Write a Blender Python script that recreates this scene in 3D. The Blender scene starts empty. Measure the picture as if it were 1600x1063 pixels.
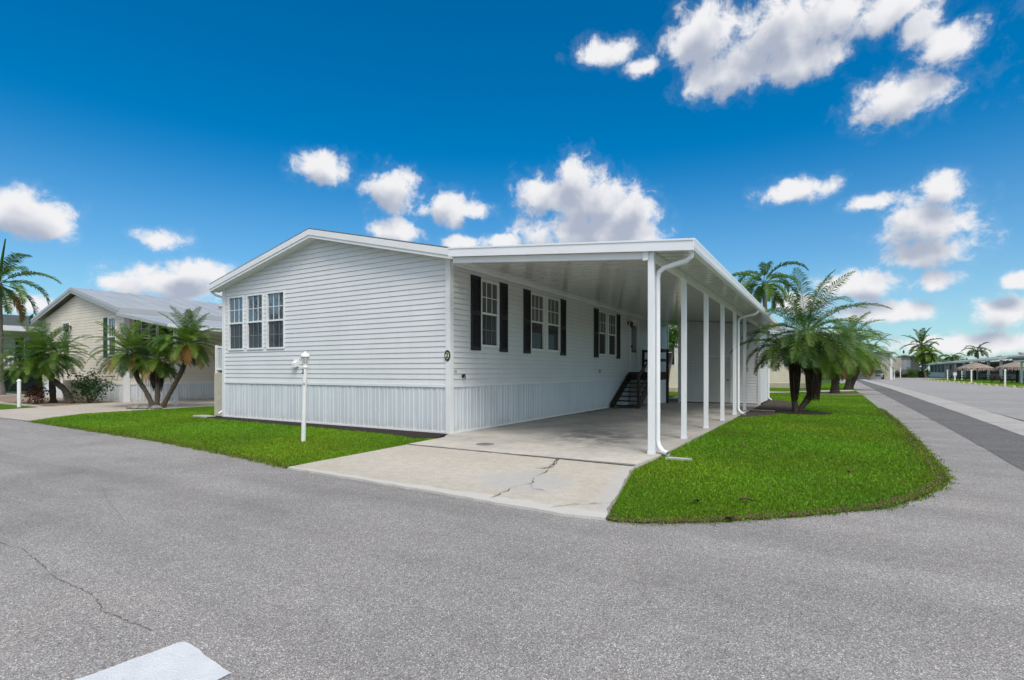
import bpy, math, random
import numpy as np
from mathutils import Vector, Matrix
random.seed(7); rng = np.random.default_rng(7)
R = math.radians
scene = bpy.context.scene
COL = scene.collection

# ------------------------------------------------------------------ helpers
OFF = {}
class MB:
    """collects geometry in world coordinates and links it as ONE mesh object"""
    def __init__(s): s.v = []; s.f = []; s.m = []
    def face(s, pts, mi=0):
        n = len(s.v); s.v.extend([tuple(p) for p in pts]); s.f.append(tuple(range(n, n+len(pts)))); s.m.append(mi); return s
    def grid(s, rows, mi=0, close=False):
        n = len(s.v); w = len(rows[0])
        for r in rows: s.v.extend([tuple(p) for p in r])
        for i in range(len(rows)-1):
            for j in range(w if close else w-1):
                k = (j+1) % w
                s.f.append((n+i*w+j, n+i*w+k, n+(i+1)*w+k, n+(i+1)*w+j)); s.m.append(mi)
        return s
    def box(s, x0, x1, y0, y1, z0, z1, mi=0, bev=0.0):
        P = [(x0,y0,z0),(x1,y0,z0),(x1,y1,z0),(x0,y1,z0),(x0,y0,z1),(x1,y0,z1),(x1,y1,z1),(x0,y1,z1)]
        return s.hexa(P, mi)
    def hexa(s, P, mi=0):
        n = len(s.v); s.v.extend([tuple(p) for p in P])
        for q in ((0,3,2,1),(4,5,6,7),(0,1,5,4),(1,2,6,5),(2,3,7,6),(3,0,4,7)):
            s.f.append(tuple(n+i for i in q)); s.m.append(mi)
        return s
    def bar(s, a, b, w, h, mi=0, up=(0,0,1)):
        a = Vector(a); b = Vector(b); d = (b-a).normalized(); u = Vector(up)
        if abs(d.dot(u)) > .98: u = Vector((0,1,0))
        r = d.cross(u).normalized(); u = r.cross(d)
        P = [a-r*w/2-u*h/2, a+r*w/2-u*h/2, b+r*w/2-u*h/2, b-r*w/2-u*h/2, a-r*w/2+u*h/2, a+r*w/2+u*h/2, b+r*w/2+u*h/2, b-r*w/2+u*h/2]
        return s.hexa(P, mi)
    def tube(s, pts, rad, n=8, mi=0, cap=True, squash=None):
        pts = [Vector(p) for p in pts]; rad = rad if isinstance(rad, (list, tuple)) else [rad]*len(pts)
        rows = []; ref = None
        for i, p in enumerate(pts):
            d = (pts[min(i+1, len(pts)-1)] - pts[max(i-1, 0)]).normalized()
            if ref is None:
                ref = d.cross(Vector((0,0,1))) if abs(d.z) < .95 else d.cross(Vector((0,1,0)))
            ref = (ref - d*ref.dot(d)).normalized(); u = d.cross(ref)
            rows.append([p + ref*math.cos(2*math.pi*k/n)*rad[i] + u*math.sin(2*math.pi*k/n)*rad[i] for k in range(n)])
        s.grid(rows, mi, True)
        if cap: s.face(rows[0][::-1], mi); s.face(rows[-1], mi)
        return s
    def lathe(s, c, prof, n=12, mi=0):
        rows = [[(c[0]+r*math.cos(2*math.pi*k/n), c[1]+r*math.sin(2*math.pi*k/n), z) for k in range(n)] for r, z in prof]
        s.grid(rows, mi, True); s.face(rows[0][::-1], mi); s.face(rows[-1], mi); return s
    def prism(s, poly, a, b, mi=0):
        """poly -> two functions a(p), b(p) giving the end caps"""
        A = [a(p) for p in poly]; B = [b(p) for p in poly]
        s.face(A[::-1], mi); s.face(B, mi)
        for i in range(len(poly)):
            j = (i+1) % len(poly); s.face([A[i], A[j], B[j], B[i]], mi)
        return s
    def build(s, name, mats, parent=None, smooth=False, bevel=0.0):
        off = OFF.get(parent.name, Vector()) if parent else Vector()
        me = bpy.data.meshes.new(name)
        me.from_pydata([(p[0]-off.x, p[1]-off.y, p[2]-off.z) for p in s.v], [], s.f)
        for m in (mats if isinstance(mats, (list, tuple)) else [mats]): me.materials.append(m)
        me.polygons.foreach_set('material_index', s.m)
        if smooth: me.polygons.foreach_set('use_smooth', [True]*len(s.f))
        o = bpy.data.objects.new(name, me); COL.objects.link(o)
        if parent: o.parent = parent
        OFF[o.name] = off.copy()
        if bevel:
            b = o.modifiers.new('bevel', 'BEVEL'); b.width = bevel; b.segments = 2; b.limit_method = 'ANGLE'
        return o
def tag(o, label, cat, group=None):
    o['label'] = label; o['category'] = cat
    if group: o['group'] = group
    return o
def thing(name, label, cat, loc, group=None):
    o = bpy.data.objects.new(name, None); COL.objects.link(o); o.location = loc
    OFF[o.name] = Vector(loc); o.empty_display_size = .2
    return tag(o, label, cat, group)
def struct(o): o['kind'] = 'structure'; return o
def dup(root, loc, label, rotz=None):
    r = root.copy(); COL.objects.link(r); r.location = loc; r['label'] = label
    if rotz is not None: r.rotation_euler = (0,0,rotz)
    for ch in root.children:
        c = ch.copy(); COL.objects.link(c); c.parent = r
        for g in ch.children:
            d = g.copy(); COL.objects.link(d); d.parent = c
    return r

# ------------------------------------------------------------------ materials
def nodes(m): return m.node_tree.nodes, m.node_tree.links
def mat(name, col, rough=.6, var=0.0, vscale=3.0, bump=0.0, bscale=60.0, spec=.4, metal=0.0, col2=None, detail=6.0, stretch=None):
    m = bpy.data.materials.new(name); m.use_nodes = True; N, L = nodes(m); b = N['Principled BSDF']
    b.inputs['Roughness'].default_value = rough; b.inputs['Metallic'].default_value = metal
    b.inputs['Specular IOR Level'].default_value = spec
    b.inputs['Base Color'].default_value = (*col, 1)
    tc = N.new('ShaderNodeTexCoord'); src = tc.outputs['Object']
    if stretch:
        mp = N.new('ShaderNodeMapping'); mp.inputs['Scale'].default_value = stretch; L.new(src, mp.inputs[0]); src = mp.outputs[0]
    if var or col2:
        n = N.new('ShaderNodeTexNoise'); n.inputs['Scale'].default_value = vscale; n.inputs['Detail'].default_value = detail; n.inputs['Roughness'].default_value = .6
        L.new(src, n.inputs['Vector'])
        r = N.new('ShaderNodeValToRGB'); L.new(n.outputs[0], r.inputs[0])
        lo = col2 if col2 else tuple(c*(1-var) for c in col); hi = col if col2 else tuple(min(1, c*(1+var)) for c in col)
        r.color_ramp.elements[0].position = .33; r.color_ramp.elements[0].color = (*lo, 1)
        r.color_ramp.elements[1].position = .67; r.color_ramp.elements[1].color = (*hi, 1)
        L.new(r.outputs[0], b.inputs['Base Color'])
    if bump:
        n2 = N.new('ShaderNodeTexNoise'); n2.inputs['Scale'].default_value = bscale; n2.inputs['Detail'].default_value = 4; L.new(src, n2.inputs['Vector'])
        bp = N.new('ShaderNodeBump'); bp.inputs['Strength'].default_value = bump; bp.inputs['Distance'].default_value = .02
        L.new(n2.outputs[0], bp.inputs['Height']); L.new(bp.outputs[0], b.inputs['Normal'])
    return m
def mix(N, L, fac, a, b, mode='MIX'):
    x = N.new('ShaderNodeMix'); x.data_type = 'RGBA'; x.blend_type = mode
    for i, v in ((0, fac), (6, a), (7, b)):
        if hasattr(v, 'is_linked') or hasattr(v, 'links'): L.new(v, x.inputs[i])
        elif i == 0: x.inputs[0].default_value = v
        else: x.inputs[i].default_value = (*v, 1)
    return x.outputs[2]
def ramp(N, L, src, stops):
    r = N.new('ShaderNodeValToRGB'); L.new(src, r.inputs[0]); e = r.color_ramp.elements
    while len(e) < len(stops): e.new(.5)
    for i, (p, c) in enumerate(stops): e[i].position = p; e[i].color = (*(c if isinstance(c, tuple) else (c, c, c)), 1)
    return r.outputs[0]
def noise(N, L, vec, scale, detail=5, rough=.6):
    n = N.new('ShaderNodeTexNoise'); n.inputs['Scale'].default_value = scale; n.inputs['Detail'].default_value = detail; n.inputs['Roughness'].default_value = rough
    L.new(vec, n.inputs['Vector']); return n.outputs[0]
def math_(N, L, op, a, b=None, c=None):
    n = N.new('ShaderNodeMath'); n.operation = op
    for i, v in enumerate((a, b, c)):
        if v is None: continue
        if isinstance(v, (int, float)): n.inputs[i].default_value = v
        else: L.new(v, n.inputs[i])
    return n.outputs[0]

def asphalt(name, lo, mid, hi, patch, cell=210):
    m = bpy.data.materials.new(name); m.use_nodes = True; N, L = nodes(m); b = N['Principled BSDF']
    tc = N.new('ShaderNodeTexCoord'); P = tc.outputs['Object']
    v = N.new('ShaderNodeTexVoronoi'); v.inputs['Scale'].default_value = cell; L.new(P, v.inputs['Vector'])
    sp = N.new('ShaderNodeSeparateColor'); L.new(v.outputs['Color'], sp.inputs[0])
    stones = ramp(N, L, sp.outputs[0], [(0, lo), (.3, mid), (.75, mid), (.93, hi), (1, tuple(min(1, c*1.5) for c in hi))])
    v2 = N.new('ShaderNodeTexVoronoi'); v2.inputs['Scale'].default_value = cell*.45; L.new(P, v2.inputs['Vector'])
    sp2 = N.new('ShaderNodeSeparateColor'); L.new(v2.outputs['Color'], sp2.inputs[0])
    st2 = ramp(N, L, sp2.outputs[1], [(0, .84), (.5, 1.0), (1, 1.12)])
    c = mix(N, L, 1.0, stones, st2, 'MULTIPLY')
    big = ramp(N, L, noise(N, L, P, .35, 6, .62), [(.3, patch), (.5, (1, 1, 1)), (.7, (1.08, 1.06, 1.04))])
    c = mix(N, L, 1.0, c, big, 'MULTIPLY')
    med = ramp(N, L, noise(N, L, P, 2.3, 6, .7), [(.3, .93), (.62, 1.03)])
    c = mix(N, L, 1.0, c, med, 'MULTIPLY')
    sx = N.new('ShaderNodeSeparateXYZ'); L.new(P, sx.inputs[0])
    streak = N.new('ShaderNodeMapping'); streak.inputs['Scale'].default_value = (.09, 1.3, 1); L.new(P, streak.inputs[0])
    stv = ramp(N, L, noise(N, L, streak.outputs[0], 1.0, 4), [(.32, .84), (.6, 1.04)])
    c = mix(N, L, 1.0, c, stv, 'MULTIPLY')
    rust = ramp(N, L, noise(N, L, P, 1.1, 5), [(.58, 0.0), (.8, .22)])
    c = mix(N, L, rust, c, (.22, .18, .14))
    wear = ramp(N, L, noise(N, L, P, .55, 7, .72), [(.55, 0.0), (.75, .30)])
    c = mix(N, L, wear, c, (.13, .128, .13))
    L.new(c, b.inputs['Base Color']); b.inputs['Roughness'].default_value = .9; b.inputs['Specular IOR Level'].default_value = .25
    bp = N.new('ShaderNodeBump'); bp.inputs['Strength'].default_value = .55; bp.inputs['Distance'].default_value = .006
    h = math_(N, L, 'ADD', v.outputs['Distance'], sp.outputs[1])
    L.new(h, bp.inputs['Height']); L.new(bp.outputs[0], b.inputs['Normal'])
    return m
M = {}
M['asphalt'] = asphalt('asphalt', (.115, .108, .103), (.305, .290, .279), (.55, .53, .51), (.82, .81, .81))
M['lot'] = asphalt('parking_asphalt', (.20, .194, .19), (.33, .32, .312), (.45, .44, .43), (.93, .93, .93), 90)
M['patch'] = asphalt('dark_asphalt', (.06, .058, .058), (.145, .142, .14), (.27, .265, .26), (.92, .92, .92), 120)
M['band'] = asphalt('pale_strip', (.30, .285, .27), (.43, .41, .39), (.55, .53, .51), (.94, .94, .93), 120)

def concrete(name, base, warm, speck, dark, wear=0.5, slab=False, apron=False):
    m = bpy.data.materials.new(name); m.use_nodes = True; N, L = nodes(m); b = N['Principled BSDF']
    tc = N.new('ShaderNodeTexCoord'); P = tc.outputs['Object']
    c = mix(N, L, ramp(N, L, noise(N, L, P, .8, 7, .65), [(.35, 0.0), (.65, 1.0)]), base, warm)
    v = N.new('ShaderNodeTexVoronoi'); v.inputs['Scale'].default_value = 130; L.new(P, v.inputs['Vector'])
    sp = N.new('ShaderNodeSeparateColor'); L.new(v.outputs['Color'], sp.inputs[0])
    c = mix(N, L, 1.0, c, ramp(N, L, sp.outputs[0], [(0, 1-speck), (.4, 1.0), (1, 1+speck*.6)]), 'MULTIPLY')
    c = mix(N, L, 1.0, c, ramp(N, L, noise(N, L, P, 9, 6, .7), [(.3, .86), (.6, 1.03)]), 'MULTIPLY')
    st = ramp(N, L, noise(N, L, P, 1.6, 8, .7), [(.52, 0.0), (.72, wear)])
    c = mix(N, L, st, c, dark)
    if apron:
        sx = N.new('ShaderNodeSeparateXYZ'); L.new(P, sx.inputs[0])
        wob = noise(N, L, P, 2.6, 7, .7)
        ox = math_(N, L, 'MULTIPLY', math_(N, L, 'SUBTRACT', sx.outputs[0], 3.62), 1.5); oy = math_(N, L, 'MULTIPLY', math_(N, L, 'SUBTRACT', sx.outputs[1], -3.25), 1.7)
        d2 = math_(N, L, 'ADD', math_(N, L, 'MULTIPLY', ox, ox), math_(N, L, 'MULTIPLY', oy, oy))
        q = math_(N, L, 'SUBTRACT', 1.15, math_(N, L, 'ADD', d2, math_(N, L, 'MULTIPLY_ADD', wob, 2.4, -1.2)))
        q = ramp(N, L, q, [(.15, 0.0), (.55, .8)])
        q = math_(N, L, 'MULTIPLY', q, .7); c = mix(N, L, q, c, (.43, .43, .425))
        ex = math_(N, L, 'SUBTRACT', sx.outputs[0], math_(N, L, 'MULTIPLY_ADD', sx.outputs[1], -.225, 3.86))
        e = math_(N, L, 'ADD', ex, math_(N, L, 'MULTIPLY_ADD', wob, .25, -.12))
        c = mix(N, L, ramp(N, L, e, [(0.0, 0.0), (.12, .55)]), c, (.48, .475, .465))
        lip_ = math_(N, L, 'ADD', math_(N, L, 'MULTIPLY_ADD', sx.outputs[1], -1.0, -4.06), math_(N, L, 'MULTIPLY_ADD', wob, .25, -.125))
        c = mix(N, L, ramp(N, L, lip_, [(0.0, 0.0), (.05, .7)]), c, (.56, .55, .52))
        pit = ramp(N, L, noise(N, L, P, 38, 3, .5), [(.66, 0.0), (.74, .55)])
        c = mix(N, L, pit, c, (.20, .165, .12))
    if slab:
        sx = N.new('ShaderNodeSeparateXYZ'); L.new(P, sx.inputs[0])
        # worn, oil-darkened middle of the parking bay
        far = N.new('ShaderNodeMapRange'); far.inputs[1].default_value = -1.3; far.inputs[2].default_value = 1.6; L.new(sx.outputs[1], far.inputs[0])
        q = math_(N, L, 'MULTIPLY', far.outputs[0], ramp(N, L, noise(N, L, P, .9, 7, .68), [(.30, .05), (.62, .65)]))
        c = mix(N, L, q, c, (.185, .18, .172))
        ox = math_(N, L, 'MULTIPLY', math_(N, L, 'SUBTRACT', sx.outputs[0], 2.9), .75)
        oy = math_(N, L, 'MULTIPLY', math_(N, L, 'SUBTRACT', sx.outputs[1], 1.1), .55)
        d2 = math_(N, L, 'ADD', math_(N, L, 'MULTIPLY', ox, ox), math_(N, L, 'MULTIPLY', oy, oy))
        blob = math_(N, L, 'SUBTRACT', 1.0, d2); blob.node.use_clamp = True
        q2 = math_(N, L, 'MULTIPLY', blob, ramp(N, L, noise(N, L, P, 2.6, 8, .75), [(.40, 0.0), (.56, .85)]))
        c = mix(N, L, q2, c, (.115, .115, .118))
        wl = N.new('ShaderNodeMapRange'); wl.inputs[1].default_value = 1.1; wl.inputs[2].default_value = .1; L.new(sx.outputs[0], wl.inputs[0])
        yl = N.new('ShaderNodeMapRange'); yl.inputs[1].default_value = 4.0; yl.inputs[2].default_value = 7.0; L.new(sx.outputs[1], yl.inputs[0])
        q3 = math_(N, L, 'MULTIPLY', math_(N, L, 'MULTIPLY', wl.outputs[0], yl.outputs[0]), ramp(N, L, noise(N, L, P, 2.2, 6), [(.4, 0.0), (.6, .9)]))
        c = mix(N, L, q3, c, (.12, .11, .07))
    L.new(c, b.inputs['Base Color']); b.inputs['Roughness'].default_value = .85; b.inputs['Specular IOR Level'].default_value = .3
    bp = N.new('ShaderNodeBump'); bp.inputs['Strength'].default_value = .3; bp.inputs['Distance'].default_value = .006
    L.new(math_(N, L, 'ADD', sp.outputs[1], noise(N, L, P, 25, 5)), bp.inputs['Height']); L.new(bp.outputs[0], b.inputs['Normal'])
    return m
M['apron'] = concrete('worn_concrete', (.47, .425, .355), (.54, .50, .43), .22, (.33, .30, .255), .5, apron=True)
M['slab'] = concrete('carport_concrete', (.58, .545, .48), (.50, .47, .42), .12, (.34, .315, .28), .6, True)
M['cement'] = concrete('cement_patch', (.47, .475, .47), (.41, .415, .415), .08, (.36, .36, .35), .4)
M['pale_conc'] = concrete('drive_concrete', (.50, .45, .385), (.46, .41, .36), .10, (.36, .32, .27), .4)

white = (.76, .765, .77)
M['siding'] = mat('white_vinyl_siding', (.705, .71, .715), .42, .035, 1.3, .05, 18)
M['seam'] = mat('siding_seam_shadow', (.49, .50, .51), .7, .12, 3)  # greyer than the siding: the shadow line under each lap, painted as colour
M['seam_beige'] = mat('beige_seam_shadow', (.36, .32, .265), .7, .1, 3)  # same painted lap shadow for the beige and grey walls
M['skirt'] = mat('white_skirting', (.63, .66, .69), .40, .06, 2.5, .04, 14, stretch=(1, 1, .25))
N, L = nodes(M['skirt']); _tc = N.new('ShaderNodeTexCoord'); _bs = N['Principled BSDF']; _src = _bs.inputs['Base Color'].links[0].from_socket
_sx = N.new('ShaderNodeSeparateXYZ'); L.new(_tc.outputs['Object'], _sx.inputs[0]); _mr = N.new('ShaderNodeMapRange'); _mr.inputs[1].default_value = .42; _mr.inputs[2].default_value = .05; L.new(_sx.outputs[2], _mr.inputs[0])
_q = math_(N, L, 'MULTIPLY', math_(N, L, 'MULTIPLY', _mr.outputs[0], _mr.outputs[0]), ramp(N, L, noise(N, L, _tc.outputs['Object'], 5, 8, .75), [(.35, .05), (.65, .75)]))
L.new(mix(N, L, _q, _src, (.46, .43, .37)), _bs.inputs['Base Color'])
M['trim'] = mat('white_trim', white, .38, .03, 2.0)
M['alu'] = mat('white_aluminium', (.80, .81, .83), .30, .03, 1.2, .02, 6, spec=.5)
M['ceiling'] = mat('white_pan_ceiling', (.70, .70, .68), .13, .04, 1.5, .05, 4, spec=.65)
M['ceiling_joint_shade'] = mat('ceiling_joint_shade', (.42, .42, .40), .4, .05)  # groove shade painted in as a darker grey
M['frame'] = mat('white_window_frame', (.78, .79, .80), .35, .02)
M['shutter'] = mat('black_shutter', (.018, .019, .022), .5, .2, 8)
M['shingle'] = mat('grey_shingle', (.15, .155, .155), .9, .3, 14, .5, 40)
M['blackmetal'] = mat('black_metal', (.015, .015, .016), .45, .1, 10)
M['bronze'] = mat('dark_bronze', (.05, .035, .025), .4, .2, 20, metal=.6)
M['stairs'] = mat('black_stained_wood', (.034, .021, .016), .55, .3, 9, .2, 30)
M['door'] = mat('door_paint', (.66, .67, .67), .4, .03)
M['sheddoor'] = mat('shed_door_paint', (.62, .61, .57), .45, .04)
M['white_paint'] = mat('white_post_paint', (.78, .78, .77), .45, .06, 6)
M['ivory'] = mat('ivory_plaque', (.62, .58, .46), .5, .05)
def glassy(name, dark, fac, tint, blinds=False):
    m = bpy.data.materials.new(name); m.use_nodes = True; N, L = nodes(m); b = N['Principled BSDF']
    b.inputs['Base Color'].default_value = (*dark, 1); b.inputs['Roughness'].default_value = .5
    if blinds:
        tc = N.new('ShaderNodeTexCoord'); w = N.new('ShaderNodeTexWave'); w.bands_direction = 'Z'; w.inputs['Scale'].default_value = 9
        L.new(tc.outputs['Object'], w.inputs['Vector'])
        L.new(ramp(N, L, w.outputs[1], [(.1, tuple(c*.35 for c in dark)), (.7, dark)]), b.inputs['Base Color'])
    g = N.new('ShaderNodeBsdfGlossy'); g.inputs['Roughness'].default_value = .015; g.inputs['Color'].default_value = (*tint, 1)
    x = N.new('ShaderNodeMixShader'); x.inputs[0].default_value = fac
    L.new(b.outputs[0], x.inputs[1]); L.new(g.outputs[0], x.inputs[2]); L.new(x.outputs[0], N['Material Output'].inputs[0])
    return m
M['glass_up'] = glassy('window_glass_sky', (.05, .055, .06), .21, (.85, .92, 1))
M['glass_blind'] = glassy('window_glass_blinds', (.085, .085, .08), .10, (.9, .95, 1), True)
M['screen'] = glassy('window_screen', (.022, .023, .027), .06, (.9, .95, 1))
M['screen_dk'] = glassy('dark_screen', (.005, .005, .006), .035, (.9, .95, 1))
M['lantern_glass'] = glassy('lantern_glass', (.45, .46, .46), .12, (1, 1, 1))
N, L = nodes(M['siding']); _tc = N.new('ShaderNodeTexCoord'); _bs = N['Principled BSDF']; _src = _bs.inputs['Base Color'].links[0].from_socket
_mp = N.new('ShaderNodeMapping'); _mp.inputs['Scale'].default_value = (3.2, 3.2, .35); L.new(_tc.outputs['Object'], _mp.inputs[0])
_q = ramp(N, L, noise(N, L, _mp.outputs[0], 1.6, 7, .65), [(.52, 0.0), (.80, .28)])
L.new(mix(N, L, _q, _src, (.52, .525, .51)), _bs.inputs['Base Color'])
M['beige'] = mat('beige_siding', (.76, .68, .56), .55, .05, 1.5)
M['tan'] = mat('tan_wall', (.47, .415, .365), .7, .08, 1.0)
M['greywall'] = mat('grey_wall', (.42, .415, .40), .7, .06, 1.0)
M['stucco'] = mat('beige_stucco', (.50, .45, .36), .85, .1, 6, .4, 60)
M['porch_shade'] = mat('porch_wall_shade', (.16, .13, .105), .8, .15, 1)  # tan wall darkened, porch shade painted into the colour
M['metalroof'] = mat('pale_metal_roof', (.39, .405, .42), .42, .07, .8, spec=.4)
M['greenroof'] = mat('green_grey_shingle', (.07, .085, .08), .9, .25, 8, .4, 30)
M['greenshut'] = mat('green_shutter', (.03, .075, .035), .5, .1)
M['darkskirt'] = mat('dark_green_skirting', (.045, .055, .055), .6, .15, 4)
M['shade'] = mat('dark_opening', (.05, .045, .04), .8, .2, 3)
M['bark'] = mat('palm_bark', (.12, .095, .07), .95, .35, 22, .9, 45, col2=(.04, .03, .022))
M['bark_grey'] = mat('grey_palm_bark', (.24, .21, .17), .95, .3, 12, .6, 30, col2=(.11, .095, .08), stretch=(1, 1, 3))
M['thatch_dead'] = mat('dead_frond', (.13, .085, .05), .9, .4, 6, col2=(.05, .033, .022))
M['dead_dark'] = mat('dark_dead_frond', (.050, .033, .022), .9, .4, 6, col2=(.016, .011, .008))
def leafmat(name, c, hi, rough=.42):
    m = mat(name, hi, rough, 0, 2.2, col2=c, spec=.4); N, L = nodes(m); b = N['Principled BSDF']
    t = N.new('ShaderNodeBsdfTranslucent'); t.inputs['Color'].default_value = (hi[0]*1.2, hi[1]*1.2, hi[2]*.8, 1)
    x = N.new('ShaderNodeMixShader'); x.inputs[0].default_value = .36
    L.new(b.outputs[0], x.inputs[1]); L.new(t.outputs[0], x.inputs[2]); L.new(x.outputs[0], N['Material Output'].inputs[0])
    return m
LEAF = [leafmat('frond_green', (.055, .115, .016), (.14, .245, .036)), leafmat('frond_deep_green', (.032, .082, .020), (.085, .180, .042)),
        leafmat('frond_light_green', (.10, .19, .02), (.19, .30, .04)), leafmat('frond_yellow', (.22, .16, .03), (.34, .26, .06)),
        leafmat('frond_orange', (.20, .10, .025), (.32, .18, .05)), M['thatch_dead'], M['dead_dark']]
M['shrub'] = leafmat('shrub_leaf', (.014, .045, .012), (.04, .10, .025))
M['shrub_lt'] = leafmat('light_shrub_leaf', (.04, .12, .012), (.10, .22, .03))
M['burgundy'] = leafmat('burgundy_leaf', (.035, .010, .010), (.10, .03, .02))
M['mulch'] = mat('dark_mulch', (.040, .026, .018), 1, .5, 30, 1, 60, col2=(.010, .007, .006))
M['soil'] = mat('bare_soil', (.09, .062, .04), 1, .4, 4, .8, 40, col2=(.03, .022, .016))
M['gravel'] = mat('tan_gravel', (.36, .27, .19), 1, .3, 30, .8, 50, col2=(.18, .13, .09))
M['rock'] = mat('grey_rock', (.30, .28, .25), .95, .3, 8, .6, 25, col2=(.13, .12, .105))
M['yellow'] = mat('yellow_kerb_paint', (.72, .62, .16), .6, .12, 3)
M['red_wood'] = mat('red_brown_wood', (.13, .05, .032), .7, .2, 6)
M['post_wood'] = mat('dark_post_wood', (.035, .025, .02), .8, .3, 6)
M['tiki'] = mat('dry_thatch', (.40, .33, .27), 1, .4, 5, col2=(.17, .135, .11))
M['carpaint'] = mat('silver_car_paint', (.42, .44, .46), .25, .04, 2, metal=.5)
M['carblue'] = glassy('car_glass', (.02, .05, .10), .25, (.7, .85, 1))
M['tyre'] = mat('tyre_rubber', (.015, .015, .015), .8)
M['lamp_lens'] = mat('headlight_lens', (.6, .62, .65), .1, spec=.7)
M['roadwhite'] = mat('worn_white_road_paint', (.66, .68, .70), .7, .06, 9, .5, 120)
N, L = nodes(M['roadwhite']); _tc = N.new('ShaderNodeTexCoord'); _bs = N['Principled BSDF']; _src = _bs.inputs['Base Color'].links[0].from_socket
_f = ramp(N, L, noise(N, L, _tc.outputs['Object'], 42, 8, .75), [(.60, 0.0), (.68, .8)]); _g = ramp(N, L, noise(N, L, _tc.outputs['Object'], 4.5, 5, .6), [(.40, .15), (.62, 1.0)])
L.new(mix(N, L, math_(N, L, 'MULTIPLY', _f, _g), _src, (.26, .25, .245)), _bs.inputs['Base Color'])
M['crack'] = mat('crack_dark', (.045, .042, .036), 1, .4, 15)
M['crack_soft'] = mat('crack_filler', (.15, .14, .12), 1, .4, 10)
M['joint'] = mat('joint_grey', (.20, .20, .19), .95, .25, 3)
M['dryedge'] = mat('dry_grass_soil', (.15, .10, .05), 1, .5, 9, .8, 40, col2=(.07, .06, .03))

def grass_ground(name, a, b_, c_):
    m = bpy.data.materials.new(name); m.use_nodes = True; N, L = nodes(m); b = N['Principled BSDF']
    tc = N.new('ShaderNodeTexCoord'); P = tc.outputs['Object']
    c = mix(N, L, ramp(N, L, noise(N, L, P, 55, 6, .75), [(.3, 0.0), (.7, 1.0)]), a, b_)
    c = mix(N, L, ramp(N, L, noise(N, L, P, .9, 6, .6), [(.4, 0.0), (.75, .6)]), c, c_)
    L.new(c, b.inputs['Base Color']); b.inputs['Roughness'].default_value = 1; b.inputs['Specular IOR Level'].default_value = .1
    bp = N.new('ShaderNodeBump'); bp.inputs['Strength'].default_value = .9; bp.inputs['Distance'].default_value = .03
    L.new(noise(N, L, P, 70, 5, .8), bp.inputs['Height']); L.new(bp.outputs[0], b.inputs['Normal'])
    return m
M['turf'] = grass_ground('turf_base', (.05, .12, .005), (.09, .22, .008), (.11, .21, .014))
M['farland'] = grass_ground('open_ground', (.02, .05, .008), (.06, .12, .02), (.12, .12, .05))

# ------------------------------------------------------------------ setting
def sheet(name, poly, z, m, thick=0.0, parent=None):
    mb = MB()
    if thick: mb.prism(poly, lambda p: (p[0], p[1], z-thick), lambda p: (p[0], p[1], z))
    else: mb.face([(p[0], p[1], z) for p in poly])
    return mb.build(name, m, parent)
def jag(poly, amp, step, closed=True, seed=1):
    r = random.Random(seed); out = []
    n = len(poly)
    for i in range(n if closed else n-1):
        a = Vector(poly[i][:2]); b = Vector(poly[(i+1) % n][:2]); k = max(1, int((b-a).length/step))
        d = (b-a); nn = Vector((-d.y, d.x)); nn = nn.normalized() if nn.length else nn
        for j in range(k):
            p = a + d*(j/k) + nn*r.uniform(-amp, amp)
            out.append((p.x, p.y))
    if not closed: out.append(tuple(poly[-1][:2]))
    return out
struct(sheet('ground', [(-900, -300), (900, -300), (900, 1500), (-900, 1500)], -.03, M['farland']))
struct(sheet('road', [(-160, -30), (40, -30), (40, -1), (11.2, -1), (10.4, 0), (10.4, 140), (8, 140), (8, 3), (-40, 3), (-160, 3)], 0.0, M['asphalt']))
struct(sheet('parking_lot', [(11.25, 8.0), (12.6, 105), (15, 118), (8.4, 118), (8.4, 126), (30, 126), (21.5, 104), (20.35, 45), (20.35, -.8), (11.1, -.8)], .003, M['lot']))
struct(sheet('road_patch', jag([(8.80, -12), (8.99, .78), (9.15, 5.8), (9.31, 15.4), (9.76, 43), (10.5, 110), (11.3, 110), (10.9, 43), (10.35, 12.6), (10.2, 5.9), (9.9, -12)], .012, .6, seed=3), .0045, M['patch']))
struct(sheet('gutter_strip', jag([(9.905, -12), (10.205, 5.9), (10.355, 12.6), (10.905, 43), (11.305, 110), (12.3, 110), (11.9, 48), (11.45, 19.9), (11.2, 10.4), (10.95, -12)], .012, .8, seed=4), .0085, M['band']))
DRIVE = [(.28, -1.62), (.34, -2.8), (.40, -4.13), (1.8, -4.19), (3.24, -4.25), (4.02, -4.31), (4.65, -4.33), (5.04, -4.27), (4.94, -3.95), (4.72, -2.9), (4.50, -1.95), (4.46, -1.62)]
struct(sheet('driveway', jag(DRIVE, .014, .12, seed=8), .024, M['apron'], .05))
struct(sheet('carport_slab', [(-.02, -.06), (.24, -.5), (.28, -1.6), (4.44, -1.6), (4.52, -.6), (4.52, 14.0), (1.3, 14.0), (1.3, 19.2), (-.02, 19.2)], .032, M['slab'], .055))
struct(sheet('driveway_joint', jag([(.30, -1.635), (2.3, -1.645), (3.4, -1.65), (4.45, -1.66), (4.45, -1.54), (3.5, -1.57), (2.3, -1.61), (.30, -1.60)], .006, .1, seed=5), .0365, M['joint']))
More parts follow.
